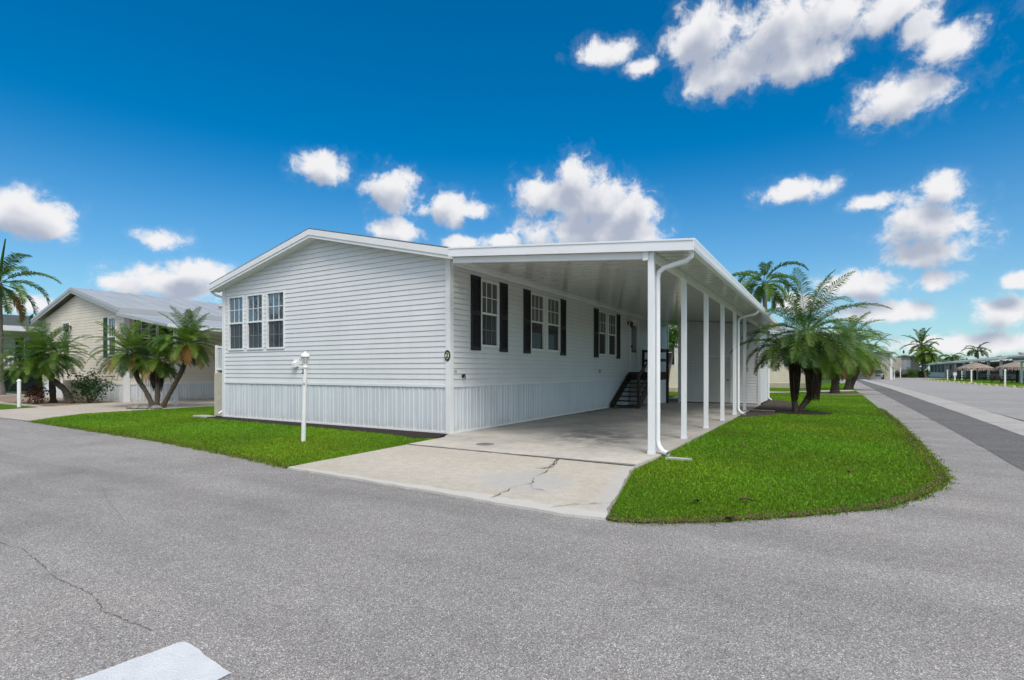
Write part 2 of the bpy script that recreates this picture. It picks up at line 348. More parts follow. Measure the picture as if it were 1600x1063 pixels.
def ribbon(name, pts, w, z, m, seed, amp=.022, st=.06):
    r = random.Random(seed); p = jag(pts, amp, st, False, seed); a = []; b = []
    for i, q in enumerate(p):
        d = Vector(p[min(i+1, len(p)-1)]) - Vector(p[max(i-1, 0)]); n = Vector((-d.y, d.x)).normalized()
        t = w*(.15+1.1*r.random()**1.6)*(.2 if i in (0, len(p)-1) else 1)
        a.append((q[0]+n.x*t, q[1]+n.y*t, z)); b.append((q[0]-n.x*t, q[1]-n.y*t, z))
    return struct(MB().grid([a, b]).build(name, m))
ribbon('driveway_crack', [(3.28, -1.66), (3.42, -2.05), (3.50, -2.35), (3.38, -2.55)], .022, .0325, M['crack_soft'], 1)
ribbon('driveway_crack', [(3.30, -1.66), (3.45, -2.05), (3.54, -2.38), (3.60, -2.7), (3.66, -3.05), (3.78, -3.35), (3.72, -3.7), (3.76, -4.2)], .006, .0335, M['crack'], 2)
ribbon('driveway_crack', [(4.45, -4.22), (4.62, -3.98), (4.92, -3.75)], .007, .0335, M['crack'], 3)
ribbon('driveway_crack', [(3.78, -3.35), (3.95, -3.6), (4.10, -3.62)], .006, .0340, M['crack'], 4)
ribbon('road_crack', [(1.0, -7.30), (1.6, -7.24), (2.5, -7.34), (3.0, -7.33), (3.28, -7.40), (3.77, -7.37)], .0035, .004, M['crack_soft'], 5, .008, .03)
ribbon('road_crack', [(-.6, -5.9), (.3, -6.2), (1.4, -6.5)], .002, .004, M['crack_soft'], 6, .008, .04)
ribbon('road_crack', [(5.2, -4.7), (5.9, -4.35), (6.9, -3.7), (7.8, -2.8)], .002, .004, M['crack_soft'], 7, .01, .05)
struct(sheet('road_marking', jag([(3.72, -9.6), (3.975, -7.70), (4.015, -7.36), (4.04, -7.34), (4.49, -7.385), (4.47, -7.7), (4.22, -9.6)], .005, .06, seed=10), .0055, M['roadwhite']))
# neighbouring drive, walks and beds
struct(sheet('neighbour_driveway', [(-11.35, -3.3), (-12.2, -2.65), (-13.08, -1.53), (-13.21, .09), (-13.11, 2.6), (-13.1, 20), (-19.1, 20), (-19.1, 2.0), (-19.4, 1.4), (-18.4, -.5), (-17.7, -2.2), (-17.4, -3.4)], .012, M['pale_conc']))
struct(sheet('gravel_bed', [(-19.4, 1.4), (-18.42, -.45), (-22, -.9), (-30, 0), (-31, 2.1), (-19.1, 2.1)], .016, M['gravel']))
struct(sheet('mulch_bed', jag([(.22, -.60), (-.2, -.88), (-1.0, -.68), (-4, -.52), (-8.3, -.46), (-8.6, .1), (-.02, -.01)], .05, .15, seed=11), .036, M['mulch'], .03))
struct(sheet('garden_walk', [(4.52, 10.55), (5.95, 10.35), (6.0, 10.62), (4.52, 10.9)], .036, M['pale_conc'], .04))
struct(sheet('soil_bed', jag([(4.52, 7.2), (4.9, 7.9), (5.35, 8.8), (5.5, 9.9), (5.2, 10.42), (4.52, 10.5)], .07, .2, seed=12), .030, M['soil'], .03))
struct(sheet('soil_bed', jag([(4.52, 11.0), (5.3, 10.95), (6.0, 11.5), (5.9, 14), (5.2, 17.5), (4.52, 18)], .07, .2, seed=13), .030, M['soil'], .03))
def disc(cx, cy, rx, ry, n=28): return [(cx+rx*math.cos(2*math.pi*k/n), cy+ry*math.sin(2*math.pi*k/n)) for k in range(n)]
struct(sheet('mulch_ring', jag(disc(6.05, 10.3, .78, .75), .05, .1, seed=14), .046, M['mulch'], .04))
struct(sheet('gravel_ring', jag(disc(7.0, 27.2, 1.5, 1.6), .08, .2, seed=15), .05, M['gravel'], .05))
struct(sheet('back_path', [(-12, 24.0), (4.4, 27.2), (8.3, 33.0), (8.3, 35.2), (4.2, 29.4), (-12, 25.6)], .034, M['pale_conc'], .04))

# ------------------------------------------------------------------ grass (stuff)
def pip(px, py, poly):
    ins = np.zeros(len(px), bool); n = len(poly)
    for i in range(n):
        x1, y1 = poly[i]; x2, y2 = poly[(i+1) % n]
        c = ((y1 > py) != (y2 > py)); t = (x2-x1)*(py-y1)/((y2-y1) if y2 != y1 else 1e-9)+x1
        ins ^= c & (px < t)
    return ins
mg = bpy.data.materials.new('grass_blade'); mg.use_nodes = True
N, L = nodes(mg); b = N['Principled BSDF']; at = N.new('ShaderNodeAttribute'); at.attribute_name = 'tint'
L.new(at.outputs['Color'], b.inputs['Base Color']); b.inputs['Roughness'].default_value = .5; b.inputs['Specular IOR Level'].default_value = .25
tr = N.new('ShaderNodeBsdfTranslucent'); L.new(at.outputs['Color'], tr.inputs[0]); xs = N.new('ShaderNodeMixShader'); xs.inputs[0].default_value = .3
L.new(b.outputs[0], xs.inputs[1]); L.new(tr.outputs[0], xs.inputs[2]); L.new(xs.outputs[0], N['Material Output'].inputs[0])
CAM = np.array([6.744, -8.742])
def lowfreq(x, y):
    return (np.sin(x*1.7+y*.9)+np.sin(x*.6-y*1.9+1.3)+np.sin(x*3.1+y*2.3+.5)*.6+np.sin(-x*4.7+y*3.9)*.4)/3.0
def grass(name, poly, label, dens0=10500, h0=.021, excl=(), edge=None, cap=260000, z=.012, name_side=1):
    xs_ = [p[0] for p in poly]; ys_ = [p[1] for p in poly]; pts = []
    step = 1.0
    for gx in np.arange(min(xs_), max(xs_), step):
        for gy in np.arange(min(ys_), max(ys_), step):
            d = math.hypot(gx+.5-CAM[0], gy+.5-CAM[1]); k = int(dens0*min(1, (6.0/d)**1.15)*step*step)
            pts.append(np.column_stack([gx+rng.random(k)*step, gy+rng.random(k)*step]))
    p = np.concatenate(pts); p = p[pip(p[:, 0], p[:, 1], poly)]
    for e in excl: p = p[~pip(p[:, 0], p[:, 1], e)]
    if len(p) > cap: p = p[rng.permutation(len(p))[:cap]]
    if edge is not None:
        ex = []
        for i in range(len(edge)-1):
            A = np.array(edge[i]); B = np.array(edge[i+1]); ln = np.linalg.norm(B-A); k = int(min(ln, 14)*420); nn = np.array([(B-A)[1], -(B-A)[0]])/ln
            tt = rng.random((k, 1)); u_ = (np.abs(rng.normal(0, .035, (k, 1)))*(.5+np.abs(np.sin(tt*ln*5+i))))
            ex.append(A+(B-A)*tt+(nn if name_side > 0 else -nn)*u_)
        p = np.concatenate([p]+ex)
    n = len(p); d = np.hypot(p[:, 0]-CAM[0], p[:, 1]-CAM[1]); sc = np.clip((d/6.0)**.5, .9, 2.6)
    lf = lowfreq(p[:, 0], p[:, 1])
    h = h0*(.55+.75*rng.random(n))*(1+.16*lf)*np.clip(sc, 1, 1.25); w = .0040*sc*(.7+.6*rng.random(n))
    tall = rng.random(n) < .03; h[tall] *= 1.55
    a = rng.random(n)*2*np.pi; lean = (.15+1.0*rng.random(n))*h; la = rng.random(n)*2*np.pi
    ca, sa = np.cos(a), np.sin(a); cl, sl = np.cos(la), np.sin(la)
    z0 = np.full(n, z)
    V = np.empty((n, 5, 3))
    for i, (wf, hf, lf_) in enumerate(((1, 0, 0), (-1, 0, 0), (-.75, .6, .4), (.75, .6, .4), (0, 1, 1))):
        V[:, i, 0] = p[:, 0]+ca*w*wf+cl*lean*lf_; V[:, i, 1] = p[:, 1]+sa*w*wf+sl*lean*lf_; V[:, i, 2] = z0+h*hf
    me = bpy.data.meshes.new(name); me.vertices.add(n*5); me.vertices.foreach_set('co', V.reshape(-1))
    base = np.arange(n)*5
    loops = np.column_stack([base, base+1, base+2, base+3, base+3, base+2, base+4]).reshape(-1)
    me.loops.add(n*7); me.loops.foreach_set('vertex_index', loops)
    me.polygons.add(n*2)
    st = np.column_stack([np.arange(n)*7, np.arange(n)*7+4]).reshape(-1)
    me.polygons.foreach_set('loop_start', st)
    me.update(calc_edges=True)
    base_c = np.array([[.165, .335, .012]]); r = rng.random((n, 1))
    c = base_c*(.62+.75*r)
    c = c*(1+.22*lf[:, None]); c[:, 0] *= (1+.25*np.clip(lowfreq(p[:, 0]*.6+3, p[:, 1]*.6-1), -1, 1))
    patchy = np.clip(lowfreq(p[:, 0]*1.3-2, p[:, 1]*1.3+4)-.35, 0, 1); yl = (rng.random(n) < (.07+.35*patchy)); c[yl] = np.array([.24, .30, .03])*(.6+.6*rng.random((yl.sum(), 1)))
    dr = (rng.random(n) < .025); c[dr] = np.array([.17, .115, .045])*(.5+.7*rng.random((dr.sum(), 1)))
    if edge is not None:      # drier, browner along the road edge
        ed = np.full(n, 9.0)
        for i in range(len(edge)-1):
            A = np.array(edge[i]); B = np.array(edge[i+1]); AB = B-A; t = np.clip(((p-A)@AB)/(AB@AB), 0, 1)
            ed = np.minimum(ed, np.linalg.norm(p-(A+t[:, None]*AB), axis=1))
        k = (rng.random(n) < .55*np.exp(-ed/.14)); c[k] = np.array([.15, .11, .04])*(.5+.8*rng.random((k.sum(), 1)))
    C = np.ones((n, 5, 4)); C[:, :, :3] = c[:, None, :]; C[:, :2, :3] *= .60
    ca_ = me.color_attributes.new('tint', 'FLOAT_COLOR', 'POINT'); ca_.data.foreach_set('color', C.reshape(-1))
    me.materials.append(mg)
    o = bpy.data.objects.new(name, me); COL.objects.link(o); o['kind'] = 'stuff'; tag(o, label, 'grass'); return o
EDGE_R = [(5.06, -4.28), (5.34, -4.22), (5.81, -3.91), (6.53, -3.25), (7.21, -2.5), (7.59, -1.75), (7.96, -.68), (8.05, .32), (8.17, 3.8), (8.28, 8.26), (8.32, 13.7), (8.39, 24.6), (8.42, 60)]
LAWN_R = EDGE_R + [(-16, 60), (-16, 25.7), (4.2, 29.5), (8.1, 35), (8.1, 33.2), (4.5, 27.1), (-12, 23.9), (-12, 19.3), (4.3, 19.3), (4.52, 18), (4.54, 14), (4.54, -.6), (4.52, -1.9), (4.72, -2.8), (4.96, -3.9)]
EDGE_L = [(.42, -4.12), (-.96, -3.92), (-4.15, -3.60), (-7.79, -3.47), (-11.3, -3.32)]
LAWN_L = [(.24, -.68), (.30, -1.6), (.38, -4.12)] + EDGE_L[1:] + [(-12.15, -2.6), (-13.0, -1.53), (-13.15, .09), (-13.05, 2.6), (-13.05, 19), (-9.1, 19), (-9.1, .2), (-8.75, -.4), (-8.3, -.42), (-4, -.48), (-1, -.63), (-.2, -.85)]
struct(sheet('lawn_soil', jag(EDGE_R, .025, .10, False, 20)+LAWN_R[len(EDGE_R):], .012, M['turf']))
struct(sheet('lawn_soil', jag(LAWN_L, .02, .25, seed=21), .014, M['turf']))
struct(sheet('lawn_edge_soil', jag([(p[0]-.01, p[1]+.01) for p in EDGE_R[:11]]+[(p[0]-.10, p[1]+.09) for p in EDGE_R[:11]][::-1], .02, .07, seed=22), .0155, M['dryedge']))
struct(sheet('lawn_edge_soil', jag([(p[0], p[1]+.01) for p in EDGE_L]+[(p[0], p[1]+.06) for p in EDGE_L][::-1], .03, .12, seed=23), .0172, M['dryedge']))
EX = [disc(6.05, 10.3, .72, .68), disc(7.0, 27.2, 1.4, 1.5), [(4.52, 7.3), (4.9, 8.0), (5.3, 8.85), (5.4, 9.9), (5.95, 10.32), (5.95, 10.62), (5.2, 10.9), (5.9, 11.5), (5.8, 14), (5.1, 17.5), (4.5, 18)]]
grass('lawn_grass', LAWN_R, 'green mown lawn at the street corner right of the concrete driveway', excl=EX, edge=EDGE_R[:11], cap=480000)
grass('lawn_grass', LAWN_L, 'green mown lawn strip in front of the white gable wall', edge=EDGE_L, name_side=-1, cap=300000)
park = [(20.6, 40), (20.6, 104), (30, 128), (31, 150), (60, 150), (60, 40)]
struct(sheet('park_lawn', park, .012, M['turf']))
grass('park_grass', park, 'mown grass around the thatched huts beyond the yellow kerb stops', 260, .06, cap=70000)
struct(sheet('verge', [(-17.5, -3.3), (-17.9, -2.3), (-18.4, -1.0), (-22, -1.1), (-30, -.2), (-60, -.2), (-60, -3.2)], .014, M['turf']))
struct(sheet('garden_kerb', [(-18.35, -1.05), (-18.3, -.85), (-22, -.85), (-30, .1), (-30, -.15), (-22, -1.1)], .05, M['pale_conc'], .05))

# ------------------------------------------------------------------ house pieces
def clip(poly, k, lim, keep_ge):
    out = []
    for i in range(len(poly)):
        a = poly[i]; b = poly[(i+1) % len(poly)]; ia = (a[k] >= lim-1e-9) if keep_ge else (a[k] <= lim+1e-9); ib = (b[k] >= lim-1e-9) if keep_ge else (b[k] <= lim+1e-9)
        if ia: out.append(a)
        if ia != ib:
            t = (lim-a[k])/(b[k]-a[k]); out.append((a[0]+(b[0]-a[0])*t, a[1]+(b[1]-a[1])*t))
    return out
def siding(mb, poly, to3, expo, lip=.017, openings=()):
    """horizontal lap siding over a convex polygon (u,z); to3(u,z,off) maps to the wall"""
    z0 = min(p[1] for p in poly); z1 = max(p[1] for p in poly); k = 0
    while z0+k*expo < z1-1e-6:
        a = z0+k*expo; b = min(a+expo, z1); k += 1
        cuts = sorted({a, b, *[o[2] for o in openings if a < o[2] < b], *[o[3] for o in openings if a < o[3] < b]})
        for za, zb in zip(cuts[:-1], cuts[1:]):
            st = clip(clip(poly, 1, za, True), 1, zb, False)
            if len(st) < 3: continue
            pieces = [st]
            for o in openings:
                if o[2] < zb-1e-6 and o[3] > za+1e-6:
                    nw = []
                    for q in pieces:
                        l = clip(q, 0, o[0], False); r = clip(q, 0, o[1], True)
                        for t in (l, r):
                            if len(t) >= 3 and max(p[0] for p in t)-min(p[0] for p in t) > 1e-4: nw.append(t)
                    pieces = nw
            for q in pieces:
                f = lambda z: lip*(1-.85*(z-a)/expo)
                mb.face([to3(u, z, f(z)) for u, z in q])
                if za == a:
                    us = [u for u, z in q if abs(z-za) < 1e-6]
                    if len(us) >= 2:
                        a_, b_ = min(us), max(us)
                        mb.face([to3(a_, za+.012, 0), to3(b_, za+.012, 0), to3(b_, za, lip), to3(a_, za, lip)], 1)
                        if z0 < za: mb.face([to3(a_, za-.006, lip*.15+.0012), to3(b_, za-.006, lip*.15+.0012), to3(b_, za+.012, .0012), to3(a_, za+.012, .0012)], 1)  # strip below the lap, its shadow line put in as darker colour
    return mb
def skirting(mb, u0, u1, z0, z1, to3, seed=1):
    r = random.Random(seed); us = [(u0, 0.0)]; u = u0
    pat = [(.095, 0), (.010, .013), (.050, .013), (.010, 0), (.040, 0), (.010, .013), (.020, .013), (.010, 0), (.110, 0), (.008, .009), (.016, .009), (.008, 0), (.06, 0), (.010, .013), (.045, .013), (.010, 0)]
    while u < u1:
        for du, o in pat:
            u += du
            if u >= u1: break
            us.append((u, o))
    us.append((u1, 0))
    return mb.grid([[to3(u, z0, o) for u, o in us], [to3(u, z1, o) for u, o in us]])
def window(parent, to3, u0, u1, z0, z1, glass_up, glass_lo, cols=3, rows=2, lower_grille=True, fw=.045, sash=.5, bxo=None):
    """double-hung window; frame mesh, its panes and grilles as sub-parts"""
    def bx(mb, a, b, c, d, o0, o1):
        P = [to3(a, c, o0), to3(b, c, o0), to3(b, c, o1), to3(a, c, o1), to3(a, d, o0), to3(b, d, o0), to3(b, d, o1), to3(a, d, o1)]
        mb.hexa(P)
    zm = z0+(z1-z0)*sash; mb = MB()
    bx(mb, u0-fw, u0, z0-fw, z1+fw, -.03, .032); bx(mb, u1, u1+fw, z0-fw, z1+fw, -.03, .032)
    bx(mb, u0, u1, z1, z1+fw, -.03, .030); bx(mb, u0, u1, z0-fw, z0, -.03, .040)
    bx(mb, u0, u1, zm-.022, zm+.022, -.028, .020)
    w = mb.build('window', M['frame'], parent)
    up = MB(); up.face([to3(u0, zm, -.012), to3(u1, zm, -.012), to3(u1, z1, -.012), to3(u0, z1, -.012)]); up.build('pane', glass_up, w)
    lo = MB(); lo.face([to3(u0, z0, -.022), to3(u1, z0, -.022), to3(u1, zm, -.022), to3(u0, zm, -.022)]); lo.build('pane', glass_lo, w)
    for a, b, o, on in ((zm+.022, z1, -.010, True), (z0, zm-.022, -.020, lower_grille)):
        if not on: continue
        g = MB(); t = .008
        for i in range(1, cols): u = u0+(u1-u0)*i/cols; bx(g, u-t, u+t, a, b, o, o+.010)
        for j in range(1, rows):
            z = a+(b-a)*j/rows
            for i in range(cols): bx(g, u0+(u1-u0)*i/cols+(t if i else 0), u0+(u1-u0)*(i+1)/cols-(t if i < cols-1 else 0), z-t, z+t, o, o+.009)
        g.build('grille', M['frame'] if o > -.015 else M['grille_dim'], w)
    return w
M['grille_dim'] = mat('screened_grille', (.20, .205, .21), .6, .05)
def shutter(parent, to3, u0, u1, z0, z1, m):
    mb = MB()
    def bx(a, b, c, d, o0, o1):
        mb.hexa([to3(a, c, o0), to3(b, c, o0), to3(b, c, o1), to3(a, c, o1), to3(a, d, o0), to3(b, d, o0), to3(b, d, o1), to3(a, d, o1)])
    s = .045; zm = (z0+z1)/2
    bx(u0, u0+s, z0, z1, .014, .045); bx(u1-s, u1, z0, z1, .014, .045)
    for a, b in ((z0, z0+.08), (z1-.08, z1), (zm-.05, zm+.05)): bx(u0+s, u1-s, a, b, .014, .043)
    for a, b in ((z0+.08, zm-.05), (zm+.05, z1-.08)):
        n = int((b-a)/.045)
        for i in range(n):
            za = a+(b-a)*i/n; zb = a+(b-a)*(i+1)/n
            mb.face([to3(u0+s, za, .040), to3(u1-s, za, .040), to3(u1-s, zb, .020), to3(u0+s, zb, .020)])
            mb.face([to3(u0+s, za, .018), to3(u1-s, za, .018), to3(u1-s, za, .040), to3(u0+s, za, .040)])
    return mb.build('shutter', m, parent)
def text_mesh(txt, size, loc, rot, m, parent, name, thick=.002):
    cu = bpy.data.curves.new('digit', 'FONT'); cu.body = txt; cu.size = size; cu.align_x = 'CENTER'; cu.align_y = 'CENTER'; cu.extrude = thick; cu.offset = size*.02
    tmp = bpy.data.objects.new('digit_curve', cu); COL.objects.link(tmp); bpy.context.view_layer.update()
    me = bpy.data.meshes.new_from_object(tmp.evaluated_get(bpy.context.evaluated_depsgraph_get())); me.name = name
    bpy.data.objects.remove(tmp); bpy.data.curves.remove(cu)
    me.materials.clear(); me.materials.append(m)
    off = OFF[parent.name]; me.transform(Matrix.Translation(Vector(loc)-off) @ rot.to_4x4())
    o = bpy.data.objects.new(name, me); COL.objects.link(o); o.parent = parent; return o
ROTX = Matrix.Rotation(R(90), 3, 'X')

# ------------------------------------------------------------------ main house
W = 8.14; LEN = 17.4; HS = 1.053; HE = 3.70; XP = -4.07; HP = 4.60
home = thing('manufactured_home', 'white vinyl-sided manufactured home with low gable roof and black shutters beside the carport', 'house', (0, 0, 0))
def gabl(u, z, o): return (u, -o, z)
def side(u, z, o): return (o, u, z)
def lside(u, z, o): return (-W-o, LEN-u, z)
def back(u, z, o): return (-u, LEN+o, z)
GW = [(-7.85, -7.20), (-6.98, -6.32), (-6.09, -5.42)]
op = [(a-.045, b+.045, 1.97-.045, 3.40+.045) for a, b in GW]
expo = (HE-HS)/23
mb = MB(); siding(mb, [(-W, HS), (0, HS), (0, HE)], gabl, expo) if False else None
mb = MB()
siding(mb, [(-W, HS), (0, HS), (0, HE), (-W, HE)], gabl, expo, openings=op)
siding(mb, [(-W, HE), (0, HE), (XP, HP)], gabl, expo)
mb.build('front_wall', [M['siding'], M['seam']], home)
SW = [(1.16, 1.84), (3.49, 4.19), (4.44, 5.18), (8.29, 8.97), (9.25, 9.97)]
op = [(a-.045, b+.045, 1.94-.045, 3.38+.045) for a, b in SW] + [(11.55, 12.72, 1.20, 3.42)]
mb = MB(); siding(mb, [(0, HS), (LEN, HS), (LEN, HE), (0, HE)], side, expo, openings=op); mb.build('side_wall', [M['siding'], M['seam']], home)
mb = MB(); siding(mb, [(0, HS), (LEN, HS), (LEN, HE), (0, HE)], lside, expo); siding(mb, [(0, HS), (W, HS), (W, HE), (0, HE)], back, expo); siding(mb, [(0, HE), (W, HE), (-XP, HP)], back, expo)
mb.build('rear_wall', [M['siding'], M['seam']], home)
mb = MB(); mb.box(-W+.06, -.06, .07, LEN-.07, .05, HE-.02); mb.build('inner_core', M['shade'], home)
sk = skirting(MB(), -W, 0, .07, HS-.055, gabl); sk.build('skirting', M['skirt'], home)
sk = skirting(MB(), 0, LEN, .07, HS-.055, side); sk.build('skirting', M['skirt'], home)
sk = skirting(MB(), 0, LEN, .0, HS-.055, lside); sk = skirting(sk, 0, W, .0, HS-.055, back); sk.build('skirting', M['skirt'], home)
mb = MB()
mb.box(-W, 0, -.030, -.001, HS-.055, HS); mb.box(-W, 0, -.028, -.001, .0, .07)
mb.box(.001, .030, 0, LEN, HS-.055, HS); mb.box(.001, .028, 0, LEN, .0, .07)
mb.build('skirting_track', M['trim'], home)
mb = MB(); t = .036
def lprof(P, z1, m, par):
    b_ = MB(); b_.prism(P, lambda p: (p[0], p[1], 0), lambda p: (p[0], p[1], z1)); return b_.build('corner_trim', m, par, bevel=.004)
lprof([(-.085, -t), (t, -t), (t, .085), (.0, .085), (.0, .0), (-.085, .0)], HE-.02, M['trim'], home)
MB().box(-W-t, -W+.085, -t, 0, .0, HE-.02).build('corner_trim', M['trim'], home, bevel=.004)
lprof([(-.08, LEN+t), (-.08, LEN), (0, LEN), (0, LEN-.09), (t, LEN-.09), (t, LEN+t)], HE-.02, M['trim'], home)
for a, b in GW: window(home, gabl, a, b, 1.97, 3.40, M['glass_up'], M['screen'])
for i, (a, b) in enumerate(SW): window(home, side, a, b, 1.94, 3.38, M['glass_blind'], M['screen_dk'] if i else M['screen'], lower_grille=(i == 0))
for a, b in ((.73, 1.09), (1.91, 2.26), (3.07, 3.42), (5.25, 5.60), (7.84, 8.22), (10.04, 10.40)): shutter(home, side, a, b, 1.80, 3.46, M['shutter'])
# roof: gable deck with rake boards and gutters
RZ = lambda x: 4.82-(abs(x-XP))*(4.82-3.83)/4.31
mb = MB()
y0, y1 = -.29, LEN+.25
for sgn in (-1, 1):
    e = XP+sgn*4.31
    P = [(XP, y0, RZ(XP)-.030), (e, y0, RZ(e)-.030), (e, y1, RZ(e)-.030), (XP, y1, RZ(XP)-.030), (XP, y0, RZ(XP)), (e, y0, RZ(e)), (e, y1, RZ(e)), (XP, y1, RZ(XP))]
    mb.hexa(P)
roof = mb.build('roof', M['shingle'], home)
mb = MB()
for sgn in (-1, 1):
    e = XP+sgn*4.30
    for (dz0, dz1, ya, yb) in ((-.17, -.032, y0-.012, y0+.02), (-.235, -.168, y0+.006, y0+.022)):
        mb.hexa([(XP, ya, RZ(XP)+dz0), (e, ya, RZ(e)+dz0), (e, yb, RZ(e)+dz0), (XP, yb, RZ(XP)+dz0), (XP, ya, RZ(XP)+dz1), (e, ya, RZ(e)+dz1), (e, yb, RZ(e)+dz1), (XP, yb, RZ(XP)+dz1)])
mb.build('rake_board', M['trim'], home, bevel=.003)
mb = MB()
for sgn in (-1, 1):
    e = XP+sgn*4.30
    mb.hexa([(XP, y0+.024, RZ(XP)-.225), (e, y0+.024, RZ(e)-.225), (e, .0, RZ(e)-.225), (XP, .0, RZ(XP)-.225), (XP, y0+.024, RZ(XP)-.2), (e, y0+.024, RZ(e)-.2), (e, .0, RZ(e)-.2), (XP, .0, RZ(XP)-.2)])
mb.build('soffit', M['trim'], home)
mb = MB()
mb.box(XP+4.305, XP+4.33, y0-.012, y1, RZ(0.24)-.23, RZ(.24)-.02)
mb.prism([(0, -.03), (-.12, -.03), (-.12, -.06), (-.07, -.15), (0, -.15)], lambda p: (XP-4.312+p[0], y0-.01, 3.83+p[1]), lambda p: (XP-4.312+p[0], y1, 3.83+p[1]))
mb.build('eave_gutter', M['trim'], home)
mb = MB(); mb.tube([(XP-4.36, -.20, 3.70), (XP-4.36, -.20, 3.62), (XP-4.25, -.14, 3.52), (-W-.04, .05, 3.44), (-W-.05, .08, 3.2), (-W-.05, .08, .25), (-W-.10, -.10, .12)], .035, 6)
mb.build('downspout', M['trim'], home)
# door
mb = MB()
def sbx(mb, u0, u1, z0, z1, o0, o1): mb.hexa([side(u0, z0, o0), side(u1, z0, o0), side(u1, z0, o1), side(u0, z0, o1), side(u0, z1, o0), side(u1, z1, o0), side(u1, z1, o1), side(u0, z1, o1)])
def gbx(mb, u0, u1, z0, z1, o0, o1): mb.hexa([gabl(u0, z0, o0), gabl(u1, z0, o0), gabl(u1, z0, o1), gabl(u0, z0, o1), gabl(u0, z1, o0), gabl(u1, z1, o0), gabl(u1, z1, o1), gabl(u0, z1, o1)])
sbx(mb, 11.64, 12.63, 1.30, 3.33, -.03, .005); dr = mb.build('door', M['door'], home)
mb = MB(); sbx(mb, 11.55, 11.64, 1.20, 3.42, -.03, .035); sbx(mb, 12.63, 12.72, 1.20, 3.42, -.03, .035); sbx(mb, 11.64, 12.63, 3.33, 3.42, -.03, .033); sbx(mb, 11.64, 12.63, 1.20, 1.30, -.03, .045)
mb.build('door_frame', M['frame'], dr)
mb = MB(); sbx(mb, 11.82, 12.45, 2.10, 3.18, .006, .012); mb.build('door_glass', M['glass_up'], dr)
mb = MB(); sbx(mb, 11.82, 12.45, 1.45, 1.92, .006, .014); mb.build('door_panel', M['door'], dr, bevel=.006)
mb = MB(); mb.lathe((.05, 11.73, 0), [(.02, 2.28), (.035, 2.30), (.035, 2.34), (.02, 2.36)], 8); mb.bar((.005, 11.73, 2.32), (.05, 11.73, 2.32), .02, .02); mb.build('door_handle', M['bronze'], dr, True)
# wall lantern by the door
mb = MB(); sbx(mb, 11.30, 11.42, 3.16, 3.30, .013, .03); mb.tube([(.03, 11.36, 3.26), (.10, 11.36, 3.33), (.16, 11.36, 3.28)], .012, 6)
mb.lathe((.16, 11.36, 0), [(.02, 3.05), (.05, 3.06), (.07, 3.20), (.085, 3.21), (.02, 3.28)], 8); wl = mb.build('wall_lamp', M['blackmetal'], home)
# number plaque
mb = MB(); n = 20
def oval(rx, rz, o): return [(-.03+rx*math.cos(2*math.pi*k/n), -.036-o, 1.66+rz*math.sin(2*math.pi*k/n)*(1 if True else 1)) for k in range(n)]
mb.grid([oval(.075, .115, .0), oval(.075, .115, .014), oval(.068, .108, .018)], 0, True); mb.face(oval(.068, .108, .018)[::-1]); pq = mb.build('number_plaque', M['blackmetal'], home)
mb = MB(); mb.face(oval(.052, .072, .0195)); mb.build('plaque_field', M['ivory'], pq)
text_mesh('2', .15, (-.03, -.036-.022, 1.66), ROTX, M['blackmetal'], pq, 'plaque_number')
# small wall fittings
mb = MB(); gbx(mb, -4.99, -4.80, 1.44, 1.64, .0, .03); mb.hexa([gabl(-4.97, 1.46, .03), gabl(-4.82, 1.46, .03), gabl(-4.82, 1.43, .12), gabl(-4.97, 1.43, .12), gabl(-4.97, 1.62, .03), gabl(-4.82, 1.62, .03), gabl(-4.82, 1.54, .12), gabl(-4.97, 1.54, .12)])
mb.build('vent_hood', M['trim'], home, bevel=.006)
mb = MB(); sbx(mb, .14, .22, 1.30, 1.36, .005, .02); mb.build('outlet_cover', M['greywall'], home)
mb = MB(); mb.tube([(.0, .42, 1.23), (.07, .42, 1.23)], .014, 8); mb.tube([(.07, .42, 1.245), (.09, .42, 1.22), (.09, .42, 1.17)], .012, 8); mb.tube([(.03, .42, 1.23), (.035, .42, 1.23)], .04, 10)
mb.tube([(.075, .42, 1.25), (.075, .42, 1.275)], .025, 8); mb.build('hose_tap', M['bronze'], home)
mb = MB(); sbx(mb, 8.28, 8.42, 1.27, 1.40, .004, .05); mb.build('dryer_vent', M['greywall'], home, bevel=.01)

# ------------------------------------------------------------------ carport
cp = thing('carport', 'white aluminium carport with a row of square columns along the driveway', 'carport', (2.4, 7, 0))
SZ = lambda x: 3.605-.090*(x-.06)         # underside height
YF, YB = -.58, 17.6; XR = 4.93
mb = MB(); rows = []
y = YF; prof = []
while y < YB:
    prof += [(y, 0), (y+.215, 0), (y+.230, .020), (y+.275, .020)]; y += .29
prof.append((YB, 0))
xs5 = [.40, 1.5, 2.7, 3.9, XR]
mb.grid([[(x if yy > .05 or x > .4 else .40, yy, SZ(x)+o) for yy, o in prof] for x in xs5])
np_ = len(prof)-1; mb.m = [1 if (k % np_) % 4 in (1, 2, 3) and (k % np_) < np_-1 else 0 for k in range(len(mb.f))]
mb.build('ceiling_panel', [M['ceiling'], M['ceiling_joint_shade']], cp)
mb = MB(); mb.hexa([(.03, .02, SZ(.03)), (.40, .02, SZ(.40)), (.40, YB, SZ(.40)), (.03, YB, SZ(.03)), (.03, .02, SZ(.03)+.02), (.40, .02, SZ(.40)+.02), (.40, YB, SZ(.40)+.02), (.03, YB, SZ(.03)+.02)])
mb.box(.031, .075, .02, LEN, SZ(.05)-.06, SZ(.06)-.003); mb.build('wall_hanger', M['alu'], cp)
